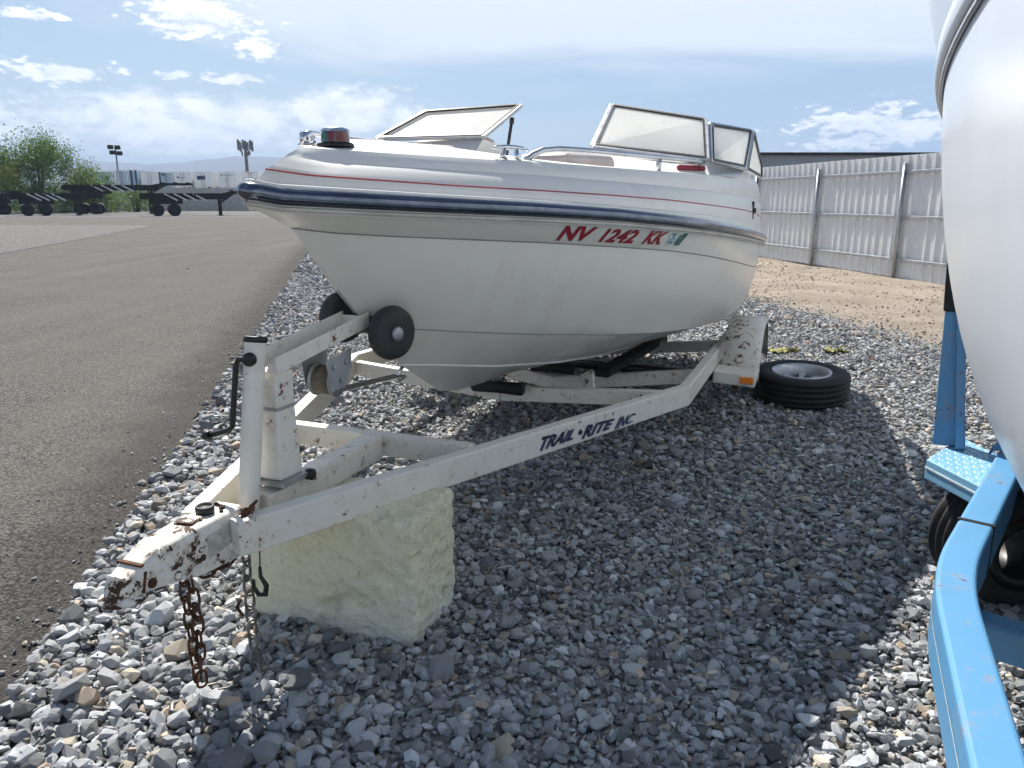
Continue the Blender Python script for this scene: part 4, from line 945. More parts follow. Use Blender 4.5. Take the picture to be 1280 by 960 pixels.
# chain anchor clutter: shackle, hooks, cable
mb = MB(); mb.tube([gch+AX*.04+Vector((0, 0, .055)), gch+AX*.02+NN*.02+Vector((0, 0, .065)), gch-AX*.02+NN*.012+Vector((0, 0, .04)), gch-AX*.025+Vector((0, 0, .0)), gch+NN*.012+Vector((0, 0, -.03))], .008, 8)
mb.tube([gch-AX*.03+Vector((0, 0, .03)), gch+AX*.03+Vector((0, 0, -.01)), gch+AX*.035-NN*.01+Vector((0, 0, -.055))], .011, 8)
mb.build('chain_shackle', 'rust', trailer)
ang = cpl(.372, .052, TZ-.005)
mb = MB(); mb.beam(ang+Vector((0, 0, -.055)), ang+Vector((0, 0, .05)), .03, .05, up=AX); mb.build('chain_bracket', 'rust', trailer, bevel=.004)
chain('chain_bundle', 'rust', [gch+AX*.05+Vector((0, 0, .06)), gch+NN*.012+Vector((0, 0, .055)), gch+NN*.02-AX*.02+Vector((0, 0, .01)), gch+AX*.02+NN*.02+Vector((0, 0, -.02)), gch+AX*.045+NN*.012+Vector((0, 0, .02)), gch+NN*.022+Vector((0, 0, .035)), gch-AX*.01+NN*.026+Vector((0, 0, -.03)), gch+AX*.03+NN*.01+Vector((0, 0, -.055))], trailer, scale=1.35)
def hook(p, m, sc=1., rot=0.):
    mb = MB(); e = NN*math.cos(rot)-AX*math.sin(rot)
    path = [p, p+Vector((0, 0, -.03))*sc, p+e*.018*sc+Vector((0, 0, -.055))*sc, p+e*.012*sc+Vector((0, 0, -.085))*sc, p-e*.012*sc+Vector((0, 0, -.09))*sc, p-e*.028*sc+Vector((0, 0, -.07))*sc, p-e*.026*sc+Vector((0, 0, -.045))*sc]
    mb.tube(path, [.005*sc, .006*sc, .008*sc, .008*sc, .007*sc, .006*sc, .004*sc], 8); return mb.build('chain_hook', m, trailer)
hk = gch+NN*.045+Vector((0, 0, -.10)); hook(hk, 'black', .95)
mb = MB(); mb.tube([gch+AX*.02+NN*.01+Vector((0, 0, .05)), gch+NN*.032+Vector((0, 0, .02)), gch+NN*.050+Vector((0, 0, -.04)), hk+Vector((0, 0, .0))], .0022, 6); mb.build('breakaway_cable', 'black', trailer)
mb = MB(); p = gd+Vector((-.14, -.15, .012)); mb.tube([p, p+Vector((-.02, -.03, .012)), p+Vector((-.01, -.06, .012)), p+Vector((.02, -.06, .006)), p+Vector((.03, -.035, .004))], .008, 8); mb.build('chain_hook', 'dull_chain', trailer)
mb = MB(); p = gch+Vector((-.02, -.01, -.20)); mb.tube([p, p+Vector((-.01, -.01, -.02)), p+Vector((.006, -.012, -.045))], .005, 6); mb.build('chain_hook', 'rust', trailer)

# ------------------------------------------------------------------ foam block
def foam_block():
    F_ = Vector((-.293, 2.09, 0)); Lc = Vector((-.854, 2.27, 0)); e1 = (Lc-F_); wlen = e1.length; e1.normalize(); e2 = Vector((-e1.y, e1.x, 0)); e2 = e2 if e2.y > 0 else -e2
    bm = bmesh.new(); bmesh.ops.create_cube(bm, size=1.); bmesh.ops.subdivide_edges(bm, edges=bm.edges, cuts=44, use_grid_fill=True)
    from mathutils import noise as mn
    D = (wlen, .33, .442)
    for v in bm.verts:
        c = v.co.copy(); p = Vector((c.x*D[0], c.y*D[1], c.z*D[2]))
        q = Vector((abs(c.x)*2, abs(c.y)*2, abs(c.z)*2)); r_ = .018
        # soften edges
        inn = Vector((max(-D[0]/2+r_, min(D[0]/2-r_, p.x)), max(-D[1]/2+r_, min(D[1]/2-r_, p.y)), max(-D[2]/2+r_, min(D[2]/2-r_, p.z))))
        d = p-inn
        if d.length > 1e-6: p = inn+d.normalized()*r_
        nrm = d.normalized() if d.length > 1e-6 else Vector((0, 0, 0))
        h = mn.fractal(p*9, 1., 2.2, 4)*.005+mn.noise(p*26)*.007+mn.noise(p*48)*.005
        pit = mn.noise(p*15+Vector((7, 3, 1)))
        if pit > .28: h -= (pit-.28)*.07
        low = max(0, -c.z*2-.55)
        if low > 0: h -= low*.018+abs(mn.noise(p*12))*low*.05
        v.co = p+nrm*h
    me = bpy.data.meshes.new('foam_block'); bm.to_mesh(me); bm.free()
    for p_ in me.polygons: p_.use_smooth = True
    me.materials.append(M['foam']); o = bpy.data.objects.new('foam_block', me); COL.objects.link(o)
    c0 = F_+e1*wlen/2+e2*D[1]/2
    rot = Matrix((e1, e2, Vector((0, 0, 1)))).transposed()
    for v in me.vertices: v.co = rot @ v.co+Vector((0, 0, D[2]/2-.020))
    o.location = c0; tag(o, 'rough yellowed foam block propping up the tongue of the white boat trailer', 'foam block'); return o
foam = foam_block()
# ------------------------------------------------------------------ loose wheel on the gravel
wc_ = Vector((1.99, 5.15, .02)); wheel = thing('loose_wheel', 'black tyre with silver spoked rim lying flat on the gravel by the fender', 'wheel', wc_)
wax = Vector((-.03, -.06, 1)).normalized(); wctr = wc_+Vector((0, 0, .098))
ty, rm, wa, wh = wheel_parts(wctr, wax, wheel, r=.315, w=.19, rim=.19, grooves=4)
e1 = wa.orthogonal().normalized(); e2 = wa.cross(e1)
mb = MB(); mb.lathe([(0, wh*.30), (.045, wh*.30), (.050, wh*.12), (.085, wh*.10), (.09, wh*.06), (.05, 0), (0, 0)], wctr, wa, 32); hub = mb.build('hub_disc', 'white_rim', rm)
for k in range(8):
    a = 2*math.pi*(k+.5)/8; d = e1*math.cos(a)+e2*math.sin(a); t_ = e2*math.cos(a)-e1*math.sin(a)
    mb = MB(); mb.add([wctr+d*.075+t_*.016+wa*wh*.12, wctr+d*.075-t_*.016+wa*wh*.12, wctr+d*.165-t_*.024+wa*wh*.34, wctr+d*.165+t_*.024+wa*wh*.34], [(0, 1, 2, 3)]); mb.build('spoke', 'white_rim', rm, solid=.008)
mb = MB(); mb.lathe([(0, -wh*.12), (.152, -wh*.12), (.152, -wh*.2), (0, -wh*.2)], wctr, wa, 32); mb.build('rim_shade_disc', 'black', rm)  # black disc stands in for the shade inside the rim, behind the spokes
for k in range(5):
    a = 2*math.pi*k/5; d = e1*math.cos(a)+e2*math.sin(a); mb = MB(); mb.lathe([(0, 0), (.009, 0), (.009, .006), (0, .006)], wctr+d*.066+wa*wh*.105, wa, 10); mb.build('lug_hole', 'black', rm)
# yellow scraps on the gravel
def scrap(cx, cy, lx, ly, label, seed):
    r_ = random.Random(seed); mb = MB(); rows = []; nx, ny = 16, 7; from_ = atz(cx, cy, .03)
    ph = [r_.random()*6 for _ in range(6)]
    for j in range(ny+1):
        row = []
        for i in range(nx+1):
            u, v = i/nx-.5, j/ny-.5; wv = (.6+.5*math.sin(u*9+ph[0])+.25*math.sin(u*23+ph[1]))
            row.append((from_.x+u*lx+.015*math.sin(v*9+ph[2]), from_.y+v*ly*wv+u*.03, .035+.022*math.sin(u*17+ph[3])*math.sin(v*8+ph[4])+.012*math.sin(u*41+v*13+ph[5])))
        rows.append(row)
    o = mb.grid(rows).build('yellow_scrap', 'yellow_rag', solid=.002); tag(o, label, 'scrap'); return o
scrap(973, 439, .36, .18, 'longer crumpled olive-yellow strip on the gravel beside the white fender', 3)
scrap(1043, 439, .20, .16, 'short crumpled olive-yellow strip on the gravel beyond the loose tyre', 9)
# ------------------------------------------------------------------ neighbouring boat on blue trailer
A2 = Vector((.235, -.801, 0)); A2A = R(38.74); AX2 = Vector((math.sin(A2A), math.cos(A2A), 0)); NN2 = Vector((math.cos(A2A), -math.sin(A2A), 0))
def W2(s, l, z): return A2+AX2*s+NN2*l+Vector((0, 0, z))
boat2 = thing('large_boat', 'large smooth white-hulled boat resting on the light blue trailer', 'boat', W2(3.6, 0, 0))
def b2(t): return 1.281*(1-max(0, 1-t/3.603)**2.144)
def zs2(t): return interp(t, [(0, 2.02), (1, 1.90), (2, 1.77), (3, 1.66), (4, 1.59), (6.5, 1.52)])
def zk2(t): return interp(t, [(0, 1.9), (.25, 1.2), (.6, .66), (1.1, .48), (1.8, .41), (3, .36), (6.5, .32)])
mb = MB(); T2 = [6.4*(i/56)**1.5 for i in range(57)]
for sd_ in (1, -1):
    rows = []
    for k in range(25):
        q = k/24; a = q*math.pi/2
        rows.append([W2(.55+t, sd_*b2(t)*max(0., math.cos(a))**.44*(1-.082*q), zs2(t)-(zs2(t)-zk2(t))*math.sin(a)**.992) for t in T2])
    mb.grid(rows)
    top = [W2(.55+t, sd_*b2(t), zs2(t)) for t in T2]; up_ = [W2(.55+t, sd_*b2(t)*.985, zs2(t)+.30) for t in T2]
hull2 = mb.build('hull', 'gel2', boat2)
mb = MB()
for sd_ in (1, -1):
    mb.grid([[W2(.55+t, sd_*(b2(t)+.012 if t > .05 else b2(t)), zs2(t)+.035) for t in T2], [W2(.55+t, sd_*(b2(t)+.05*min(1, t*3)), zs2(t)+.16) for t in T2], [W2(.55+t, sd_*(b2(t)+.10*min(1, t*3)), zs2(t)+.34) for t in T2], [W2(.55+t, sd_*(b2(t)+.09*min(1, t*3)), zs2(t)+.46) for t in T2], [W2(.55+t, sd_*b2(t)*.93, zs2(t)+.50) for t in T2], [W2(.55+t, 0, zs2(t)+.55) for t in T2]])
mb.build('deck', 'gel2', boat2)
for sd_ in (1, -1):
    prof = []
    for (o_, dz) in ((0, -.045), (.016, -.04), (.026, -.02), (.026, .02), (.016, .04), (0, .045), (0, -.045)):
        prof.append([W2(.55+t, sd_*(b2(t)+o_), zs2(t)+dz) for t in T2])
    MB().grid(prof).build('rub_rail', 'gel2', boat2)
    MB().tube([W2(.55+t, sd_*(b2(t)+.004), zs2(t)-.05) for t in T2], .007, 6).build('rail_trim', 'alu', boat2)
pT = [W2(6.95, sd_*b2(6.4)*max(0., math.cos(a))**.44*(1-.082*a/1.571), zs2(6.4)-(zs2(6.4)-zk2(6.4))*math.sin(a)**.992) for sd_, rng_ in ((1, np.linspace(0, math.pi/2, 13)), (-1, np.linspace(math.pi/2, 0, 13)[1:])) for a in rng_]
mb = MB(); mb.add(pT, [tuple(range(len(pT)))]); mb.build('transom', 'gel2', boat2)

tr2 = thing('blue_boat_trailer', 'light blue boat trailer with diamond-plate step under the large white hull', 'boat trailer', W2(3.0, 0, 0))
BZ = .46
def bent_beam(sd_, name='main_beam'):
    K = Vector((1.06, 1.60)); # left kink
    pts = []
    def add(p): pts.append(p)
    return
def beam_path(path, w, h, z, name, m, parent, stripe=False):
    n = len(path); inn, out = [], []
    for i in range(n):
        a = Vector(path[max(0, i-1)]); b = Vector(path[min(n-1, i+1)]); d = (b-a).normalized(); nn = Vector((-d.y, d.x)); p = Vector(path[i])
        out.append(p+nn*w/2); inn.append(p-nn*w/2)
    rows = [[(q.x, q.y, z+dz) for q in side] for side, dz in ((inn, -h/2), (out, -h/2), (out, h/2), (inn, h/2), (inn, -h/2))]
    mb = MB(); mb.grid(rows, smooth=False)
    for e in (0, -1): mb.add([r[e] for r in rows[:4]], [(0, 1, 2, 3) if e else (3, 2, 1, 0)])
    o = mb.build(name, m, parent, bevel=.010, seg=3)
    if stripe:
        mb = MB(); nrm = [(q-p).normalized() for q, p in zip(out, inn)]
        mb.grid([[(q.x+k.x*.0015, q.y+k.y*.0015, z+dz) for q, k in zip(out, nrm)] for dz in (.012, .017)]); mb.build('pinstripe', 'pale_print', o, fix=False)
    return o
def arc_path(a, k, b, r=.20, n=9):
    a, k, b = Vector(a), Vector(k), Vector(b); d0 = (a-k).normalized(); d1 = (b-k).normalized(); p0 = k+d0*r; p1 = k+d1*r
    return [a]+[p0*(1-t)**2+k*2*t*(1-t)+p1*t*t for t in np.linspace(0, 1, n)]+[b]
K0 = Vector((1.035, 1.66)); tong = Vector((.62, .70)); back = K0+Vector((AX2.x, AX2.y))*4.6
lbm = beam_path(arc_path(tong, K0, back), .085, .15, BZ-.04, 'main_beam', 'blue', tr2, True)
# mirrored starboard beam
def mir2(p):
    v = Vector((p[0], p[1], 0))-A2; s_, l_ = v.dot(AX2), v.dot(NN2); q = W2(s_, -l_, 0); return (q.x, q.y)
beam_path(arc_path(mir2(tong), Vector(mir2(K0)), mir2(back)), .085, .15, BZ-.04, 'main_beam', 'blue', tr2)
mb = MB(); q = K0+Vector((AX2.x, AX2.y))*.36; mb.beam((q.x, q.y, BZ-.04), (q.x+AX2.x*.016, q.y+AX2.y*.016, BZ-.04), .089, .154); mb.build('tape_band', 'black', lbm)
for ds in (.16, 1.6, 3.2):
    q = K0+Vector((AX2.x, AX2.y))*ds; p = Vector((q.x, q.y, BZ-.175)); mb = MB(); mb.beam(p-NN2*.03, p+NN2*1.80, .08, .09); mb.build('cross_member', 'blue', tr2, bevel=.008)
for sd_ in (-1, 1):
    mb = MB(); mb.beam(W2(3.4, .55*sd_, .335), W2(6.2, .55*sd_, .30), .10, .05); mb.build('bunk', 'rubber', tr2)
# step, fender, post, marker light, wheel (port-side set seen here)
ZS = .47
FL, FR, BR, BL = atz(1158, 574, ZS), atz(1252, 622, ZS), atz(1281, 585, ZS), atz(1202, 546, ZS)
mb = MB(); mb.prism([FL, FR, BR, BL], (0, 0, -.070)); step = mb.build('step_plate', 'blue_plate', tr2, bevel=.004)
# raised diamond treads
mb = MB(); up = Vector((0, 0, 1))
for i in range(15):
    for j in range(9):
        u, v = (i+.5)/15, (j+.5)/9; p = (FL*(1-u)+FR*u)*(1-v)+(BL*(1-u)+BR*u)*v; eu = (FR-FL).normalized(); ev = (BL-FL).normalized(); d = (eu+ev*.6 if (i+j) % 2 else eu-ev*.6).normalized()
        s_ = up.cross(d)
        mb.add([p-d*.011, p+s_*.0035, p+d*.011, p-s_*.0035, p+up*.0026], [(0, 1, 4), (1, 2, 4), (2, 3, 4), (3, 0, 4)])
mb.build('tread_pattern', 'blue_plate', step, fix=False)
fn = (FR-FL).cross(Vector((0, 0, 1))).normalized(); fn = fn if fn.dot(CAM-FL) > 0 else -fn
mb = MB(); mb.beam(FL+fn*.002+Vector((0, 0, -.028)), FR+fn*.002+Vector((0, 0, -.028)), .003, .006); mb.build('pinstripe', 'pale_print', step)
e_in = (FR-FL).normalized(); e_bk = Vector((-e_in.y, e_in.x, 0)); e_bk = e_bk if e_bk.dot(AX2) > 0 else -e_bk
# rounded fender behind the step
mb = MB(); rows = []
for a in np.linspace(R(35), R(180), 17):
    s_ = .18+.36*(1-math.cos(a)); z_ = .26+.36*math.sin(a)**.7
    o_ = FL+e_bk*s_; rows.append([(o_-e_in*.012+Vector((0, 0, -ZS+z_-.03))), (o_+Vector((0, 0, -ZS+z_))), (o_+e_in*.27+Vector((0, 0, -ZS+z_)))])
mb.grid(rows).build('fender', 'blue', tr2, solid=.006)
# guide post with black pad
pb = atz(1186, 556, ZS); depth = pb.y
ptop = aty(1196, 330, depth+.10)
mb = MB(); mb.beam(pb, ptop, .105, .05, up=(pb-CAM).cross(Vector((0, 0, 1))).cross(Vector((0, 0, 1))), w1=.045, h1=.05)
gpst = mb.build('guide_post', 'blue', tr2, bevel=.004)
mb = MB(); mb.beam(pb+e_in*.045+e_bk*.01, ptop+e_in*.03, .03, .06, up=(pb-CAM)); mb.build('post_flange', 'blue', gpst, bevel=.003)
mb = MB(); pdir = (ptop-pb).normalized(); mb.beam(ptop-pdir*.17+e_in*.004-e_bk*.012, ptop+pdir*.012+e_in*.012-e_bk*.012, .058, .06, up=(pb-CAM)); mb.build('pad', 'rubber', gpst, bevel=.008)
ml_ = FL-e_in*.012+e_bk*.05+Vector((0, 0, -.022)); mb = MB(); mb.lathe([(0, .022), (.012, .020), (.018, .010), (.019, 0), (0, 0)], ml_, -e_in, 16); mb.build('marker_light', 'amber', step)
# twin tyre under the step
tcen = FL+e_bk*.235+e_in*.115; tcen.z = .205
wheel_parts(tcen, -e_in, tr2, r=.205, w=.245, rim=.12, grooves=5, mr='black')
# tongue and coupler outside the frame keep the trailer whole
mb = MB(); mb.beam(W2(-.35, 0, BZ-.04), W2(.75, 0, BZ-.04), .09, .12); mb.build('tongue', 'blue', tr2, bevel=.008)
mb = MB(); mb.lathe([(.02, 0), (.05, 0), (.055, .06), (.03, .09), (0, .09)], W2(-.38, 0, BZ-.09), n=18); mb.build('coupler', 'galv', tr2)

# ------------------------------------------------------------------ corrugated fence
fa = Vector((6.31, 16.28, 0)); fb_ = Vector((6.735, 13.59, 0)); fd = (fb_-fa).normalized(); BAY = (fb_-fa).length; fn_ = Vector((-abs(fd.y), -abs(fd.x), 0)).normalized()
fence = thing('corrugated_fence', 'tall white corrugated metal fence with galvanised posts and rails beyond the dirt', 'fence', fa)
pn = None
def sheet_mesh(width, h, rib=.225):
    prof = []; n = 4; w_ = width/n
    for k in range(n):
        b0_ = k*w_; prof += [(b0_, 0), (b0_+w_*.26, 0), (b0_+w_*.29, .003), (b0_+w_*.32, 0), (b0_+w_*.50, 0), (b0_+w_*.53, .003), (b0_+w_*.56, 0), (b0_+w_*.74, 0), (b0_+w_*.81, .022), (b0_+w_*.90, .022), (b0_+w_*.97, 0)]
    prof.append((width, 0)); return prof
SH = BAY/3
prof = sheet_mesh(SH+.012, 2.07)
me_panel = bpy.data.meshes.new('panel')
V = [(u, w, z) for z in (.02, 2.09) for u, w in prof]; n = len(prof)
me_panel.from_pydata(V, [], [(i, i+1, n+i+1, n+i) for i in range(n-1)]); me_panel.materials.append(M['fence'])
rotm = Matrix((fd, fn_, Vector((0, 0, 1)))).transposed().to_4x4()
n0, n1 = -18, 3
for b_ in range(n0, n1):
    for k in range(3):
        o = bpy.data.objects.new('panel', me_panel); COL.objects.link(o); o.parent = fence
        o.matrix_basis = Matrix.Translation(fd*(b_*BAY+k*SH)-fn_*(.040+.003*(k % 2))+Vector((0, 0, random.uniform(-.006, .006)))) @ rotm
        sm_ = o.modifiers.new('solid', 'SOLIDIFY'); sm_.thickness = .0015
def fpart(name, mb, m): return mb.build(name, m, fence, bevel=.006)
for b_ in range(n0, n1+1):
    p = fa+fd*(b_*BAY)+fn_*.035; mb = MB(); mb.tube([p+Vector((0, 0, -.05)), p+Vector((0, 0, 1.945))], .036, 14); po = mb.build('post', 'galv', fence)
    mb = MB(); mb.lathe([(.039, -.02), (.039, .004), (.028, .014), (0, .018)], p+Vector((0, 0, 1.945)), n=14); mb.build('post_cap', 'galv', po)
for b_ in range(n0, n1):
    for z_ in (.33, 1.06, 1.81):
        p = fa+fd*(b_*BAY+.035)+fn_*.001; q = fa+fd*((b_+1)*BAY-.035)+fn_*.001
        mb = MB(); mb.beam(p+Vector((0, 0, z_)), q+Vector((0, 0, z_)), .050, .050); rl = fpart('rail', mb, 'galv')
        mb = MB()
        for e, sg in ((p, 1), (q, -1)):
            mb = MB(); mb.beam(e+Vector((0, 0, z_-.004)), e+fd*sg*.12+Vector((0, 0, z_-.004)), .056, .058); mb.build('rail_bracket', 'galv', rl)
# warehouse behind the fence
wh_ = thing('warehouse', 'long low warehouse with grey metal roof behind the corrugated fence', 'building', (32, 66, 0))
mb = MB(); mb.box((38, 73, 2.45), (46, 14, 4.9)); mb.build('wall', 'roof', wh_)
mb = MB(); mb.prism([(14.6, 65.6, 4.9), (61.4, 65.6, 4.9), (61.4, 73, 5.35), (14.6, 73, 5.35)], (0, 0, .16)); mb.prism([(14.6, 73.01, 5.35), (61.4, 73.01, 5.35), (61.4, 80.4, 4.9), (14.6, 80.4, 4.9)], (0, 0, .16)); rf = mb.build('roof', 'roof', wh_)
mb = MB(); mb.beam((14.5, 65.5, 5.0), (61.5, 65.5, 5.0), .12, .22); mb.build('eave_trim', 'chassis', rf)

# ------------------------------------------------------------------ background yard
# perimeter wall of block panels
def wall_run(x0, x1, y, h, label):
    w_ = thing('perimeter_wall', label, 'wall', (x0, y, 0)); n = int((x1-x0)/4); L_ = (x1-x0)/n
    for i in range(n):
        mb = MB(); mb.box((x0+(i+.5)*L_, y, h/2), (L_-.06, .2, h)); mb.build('panel', 'conc', w_)
        mb = MB(); mb.box((x0+i*L_, y-.02, h/2+.08), (.3, .34, h+.16)); mb.build('pillar', 'conc', w_)
    return w_
wall_run(-84, 8, 97, 2.75, 'long pale block wall below the row of white box trailers')
# wire fence in front of the wall
wf = thing('wire_fence', 'thin wire mesh fence in front of the pale block wall', 'fence', (-40, 92, 0))
mb = MB()
for i in range(0, 81):
    x = -46+i*.4; mb.box((x, 92, .9), (.02, .02, 1.8))
for z in (.15, .6, 1.05, 1.5, 1.8): mb.box((-30, 92.03, z), (32, .02, .02))
mb.build('mesh', 'galv', wf)
for i in range(9):
    mb = MB(); mb.tube([(-46+i*4, 92.06, -.02), (-46+i*4, 92.06, 1.95)], .04, 8); mb.build('post', 'galv', wf)
mb = MB(); mb.box((-60, 112, .78), (150, 28, 1.62)); o = mb.build('raised_yard', 'conc'); o['kind'] = 'structure'
# box trailers behind the wall
def box_trailer(px0, px1, ptop, label, m, ends='rear', sign=None, y=106, skew=0.):
    p0 = aty(px0, 240, y); p1 = aty(px1, 240, y); zt_ = aty(px0, ptop, y).z; zb = max(2.65, zt_-2.9); w_ = p1.x-p0.x; x = (p0.x+p1.x)/2
    t_ = thing('box_trailer', label, 'box trailer', (x, y, 1.59), 0, 'box trailers parked behind the wall')
    mb = MB(); mb.box((x, y+5.2, (zt_+zb)/2), (w_, 10.4, zt_-zb)); mb.build('box_body', m, t_, bevel=.03)
    fr = MB()
    for sx in (-1, 1): fr.box((x+sx*(w_/2-.06), y-.012, (zt_+zb)/2), (.12, .05, zt_-zb+.02))
    fr.box((x, y-.012, zt_-.06), (w_-.24, .05, .14)); fr.box((x, y-.012, zb+.06), (w_-.24, .05, .14)); fr.build('door_frame', 'box_white', t_)
    if w_ > 1.5:
        for sx in (-.25, .25):
            mb = MB(); mb.box((x+sx*w_*.92, y-.02, (zt_+zb)/2), (w_*.42, .04, zt_-zb-.32)); dr = mb.build('door', m, t_)
            mb = MB(); mb.tube([(x+sx*w_*.30, y-.06, zb+.2), (x+sx*w_*.30, y-.06, zt_-.2)], .025, 6); mb.build('lock_rod', 'galv', dr)
    if sign:
        for (u, v, du, dv, mm) in sign:
            mb = MB(); mb.box((x-w_/2+u*w_, y-.055, zb+v*(zt_-zb)), (du*w_, .02, dv*(zt_-zb))); mb.build('sign_patch', mm, t_)
    mb = MB(); mb.box((x, y+.6, zb-.14), (w_*.9, .9, .26)); mb.build('rear_sill', 'chassis', t_)
    wm = MB()
    for sx in (-1, 1):
        for k in (1.6, 2.9):
            mb = MB(); mb.lathe([(0, -.14), (.45, -.14), (.5, -.1), (.5, .1), (.45, .14), (0, .14)], (x+sx*(w_/2-.22), y+k, 2.09), (1, 0, 0), 16); mb.build('wheel', 'chassis', t_)
    return t_
box_trailer(219, 240.5, 214.5, 'white box trailer with faint blue lettering marks behind the pale wall', 'box_white', sign=[(.25, .68, .12, .10, 'dark_blue'), (.55, .68, .30, .05, 'box_blue'), (.42, .35, .4, .03, 'box_blue'), (.85, .08, .2, .12, 'chassis')])
box_trailer(244, 266, 214.5, 'white box trailer with solid dark blue sign panel behind the pale wall', 'box_white', sign=[(.42, .66, .46, .22, 'dark_blue'), (.42, .66, .36, .05, 'pale_print'), (.83, .08, .18, .14, 'chassis')])
box_trailer(275, 296, 214.5, 'white box trailer with round grey emblem behind the pale wall', 'box_white', sign=[(.20, .80, .16, .12, 'galv'), (.62, .80, .50, .05, 'box_blue'), (.45, .5, .05, .2, 'box_blue'), (.8, .06, .2, .1, 'chassis')])
box_trailer(303.5, 325, 214.5, 'plain white box trailer next to the cell tower', 'box_white', sign=[(.5, .93, .4, .03, 'galv')])
box_trailer(240.8, 243.7, 216, 'narrow glimpse of white box trailer beside the dark blue sign trailer', 'box_white', y=109)
box_trailer(267, 274.5, 215, 'white box trailer set back, between the blue-sign and round-emblem trailers', 'box_white', y=112)
box_trailer(297, 302.5, 215, 'white box trailer set back, between the round-emblem and plain trailers', 'box_white', y=112)
box_trailer(178, 200.5, 214.5, 'plain wide white box trailer beside the dark blue edged trailer', 'box_white', sign=None)
box_trailer(201, 218, 214.8, 'blue-grey box trailer with dark blue left edge', 'box_blue', sign=[(.06, .5, .12, .98, 'dark_blue'), (.30, .86, .20, .14, 'dark_blue')])
box_trailer(145, 162, 212.5, 'blue-grey box trailer behind the floodlight pole', 'box_blue', sign=[(.08, .5, .1, .95, 'box_white')])
box_trailer(163, 174.5, 212.5, 'dark striped box trailer beside the plain wide white one', 'box_blue', sign=[(.3, .5, .25, .98, 'dark_blue'), (.82, .5, .22, .98, 'dark_blue')])
box_trailer(120, 144, 213.5, 'dim blue-grey box trailer partly hidden by green shrubs', 'box_blue')
box_trailer(88, 117, 212.5, 'grey box trailer mostly hidden by the large green bush', 'galv')
# container chassis
def chassis(px0, px1, yr, yf, label, flip=False, dz=0.):
    """rear at (px0, depth yr), front (gooseneck) at (px1, depth yf), standing on the ground"""
    a = aty(px0, 250, yr); b = aty(px1, 250, yf); a.z = b.z = 0; d = (b-a); L_ = d.length; d.normalize(); n_ = Vector((-d.y, d.x, 0))
    t_ = thing('container_chassis', label, 'trailer', a, 0, 'black container chassis along the gravel verge')
    P = lambda s_, l_, z_: a+d*s_+n_*l_+Vector((0, 0, z_+dz))
    for sg in (-1, 1):
        mb = MB(); mb.beam(P(0, .48*sg, 1.12), P(L_*.72, .48*sg, 1.12), .14, .52); mb.beam(P(L_*.70, .48*sg, 1.22), P(L_*.80, .48*sg, 1.46), .14, .40, h1=.26); mb.beam(P(L_*.795, .48*sg, 1.46), P(L_, .48*sg, 1.46), .14, .22); mb.build('main_rail', 'chassis', t_)
        mb = MB(); mb.beam(P(L_*.66, .75*sg, -dz), P(L_*.66, .75*sg, 1.15), .16, .16, up=d); lg = mb.build('landing_leg', 'chassis', t_)
        mb = MB(); mb.beam(P(L_*.66, .72*sg, .55), P(L_*.78, .50*sg, 1.3), .08, .08); mb.build('leg_brace', 'chassis', lg)
        mb = MB(); mb.box(P(L_*.66, .75*sg, .03-dz), (.34, .34, .05)); mb.build('foot', 'chassis', lg)
        for k, s_ in enumerate((1.2, 2.5)):
            mb = MB(); mb.lathe([(0, -.30), (.22, -.30), (.26, -.16), (.44, -.30), (.51, -.24), (.51, .24), (.44, .30), (.26, .2), (0, .2)], P(s_, .92*sg, .51-dz), n_*sg, 20); mb.build('wheel', 'rubber', t_)
    k = 0
    for f in np.linspace(.02, .98, 10):
        z_ = 1.16 if f < .72 else 1.47; mb = MB(); mb.beam(P(L_*f, -1.15, z_+.10), P(L_*f, 1.15, z_+.10), .12, .16); mb.build('cross_member', 'chassis', t_); k += 1
    for f in (.30, .38, .46, .54):
        mb = MB(); mb.beam(P(L_*f, -.60, .78), P(L_*f-1.0, -.60, 1.34), .06, .11); mb.build('sunlit_brace', 'box_white', t_)  # white colour stands in for sunlight on these dark members
    mb = MB(); mb.beam(P(.6, 0, .85-dz*.25), P(3.2, 0, .85-dz*.25), 1.1, .22+dz*.5); mb.build('axle_frame', 'chassis', t_)
    mb = MB(); mb.beam(P(0, -1.2, 1.12), P(0, 1.2, 1.12), .14, .36); mb.build('bolster', 'chassis', t_)
    mb = MB(); mb.beam(P(L_, -1.2, 1.46), P(L_, 1.2, 1.46), .14, .24); mb.build('bolster', 'chassis', t_)
    return t_
chassis(176, 322, 66, 70, 'black container chassis whose gooseneck points at the boat bow', dz=.5)
chassis(12, 138, 66.5, 70.5, 'black container chassis with diagonal braces whitened as if sunlit, in front of the big bush', dz=.5)
chassis(84, 240, 75, 78, 'black container chassis standing behind two others, with the tallest deck', dz=1.35)
chassis(-40, 22, 71, 74, 'black container chassis left of the big bush, partly cut off', dz=.5)
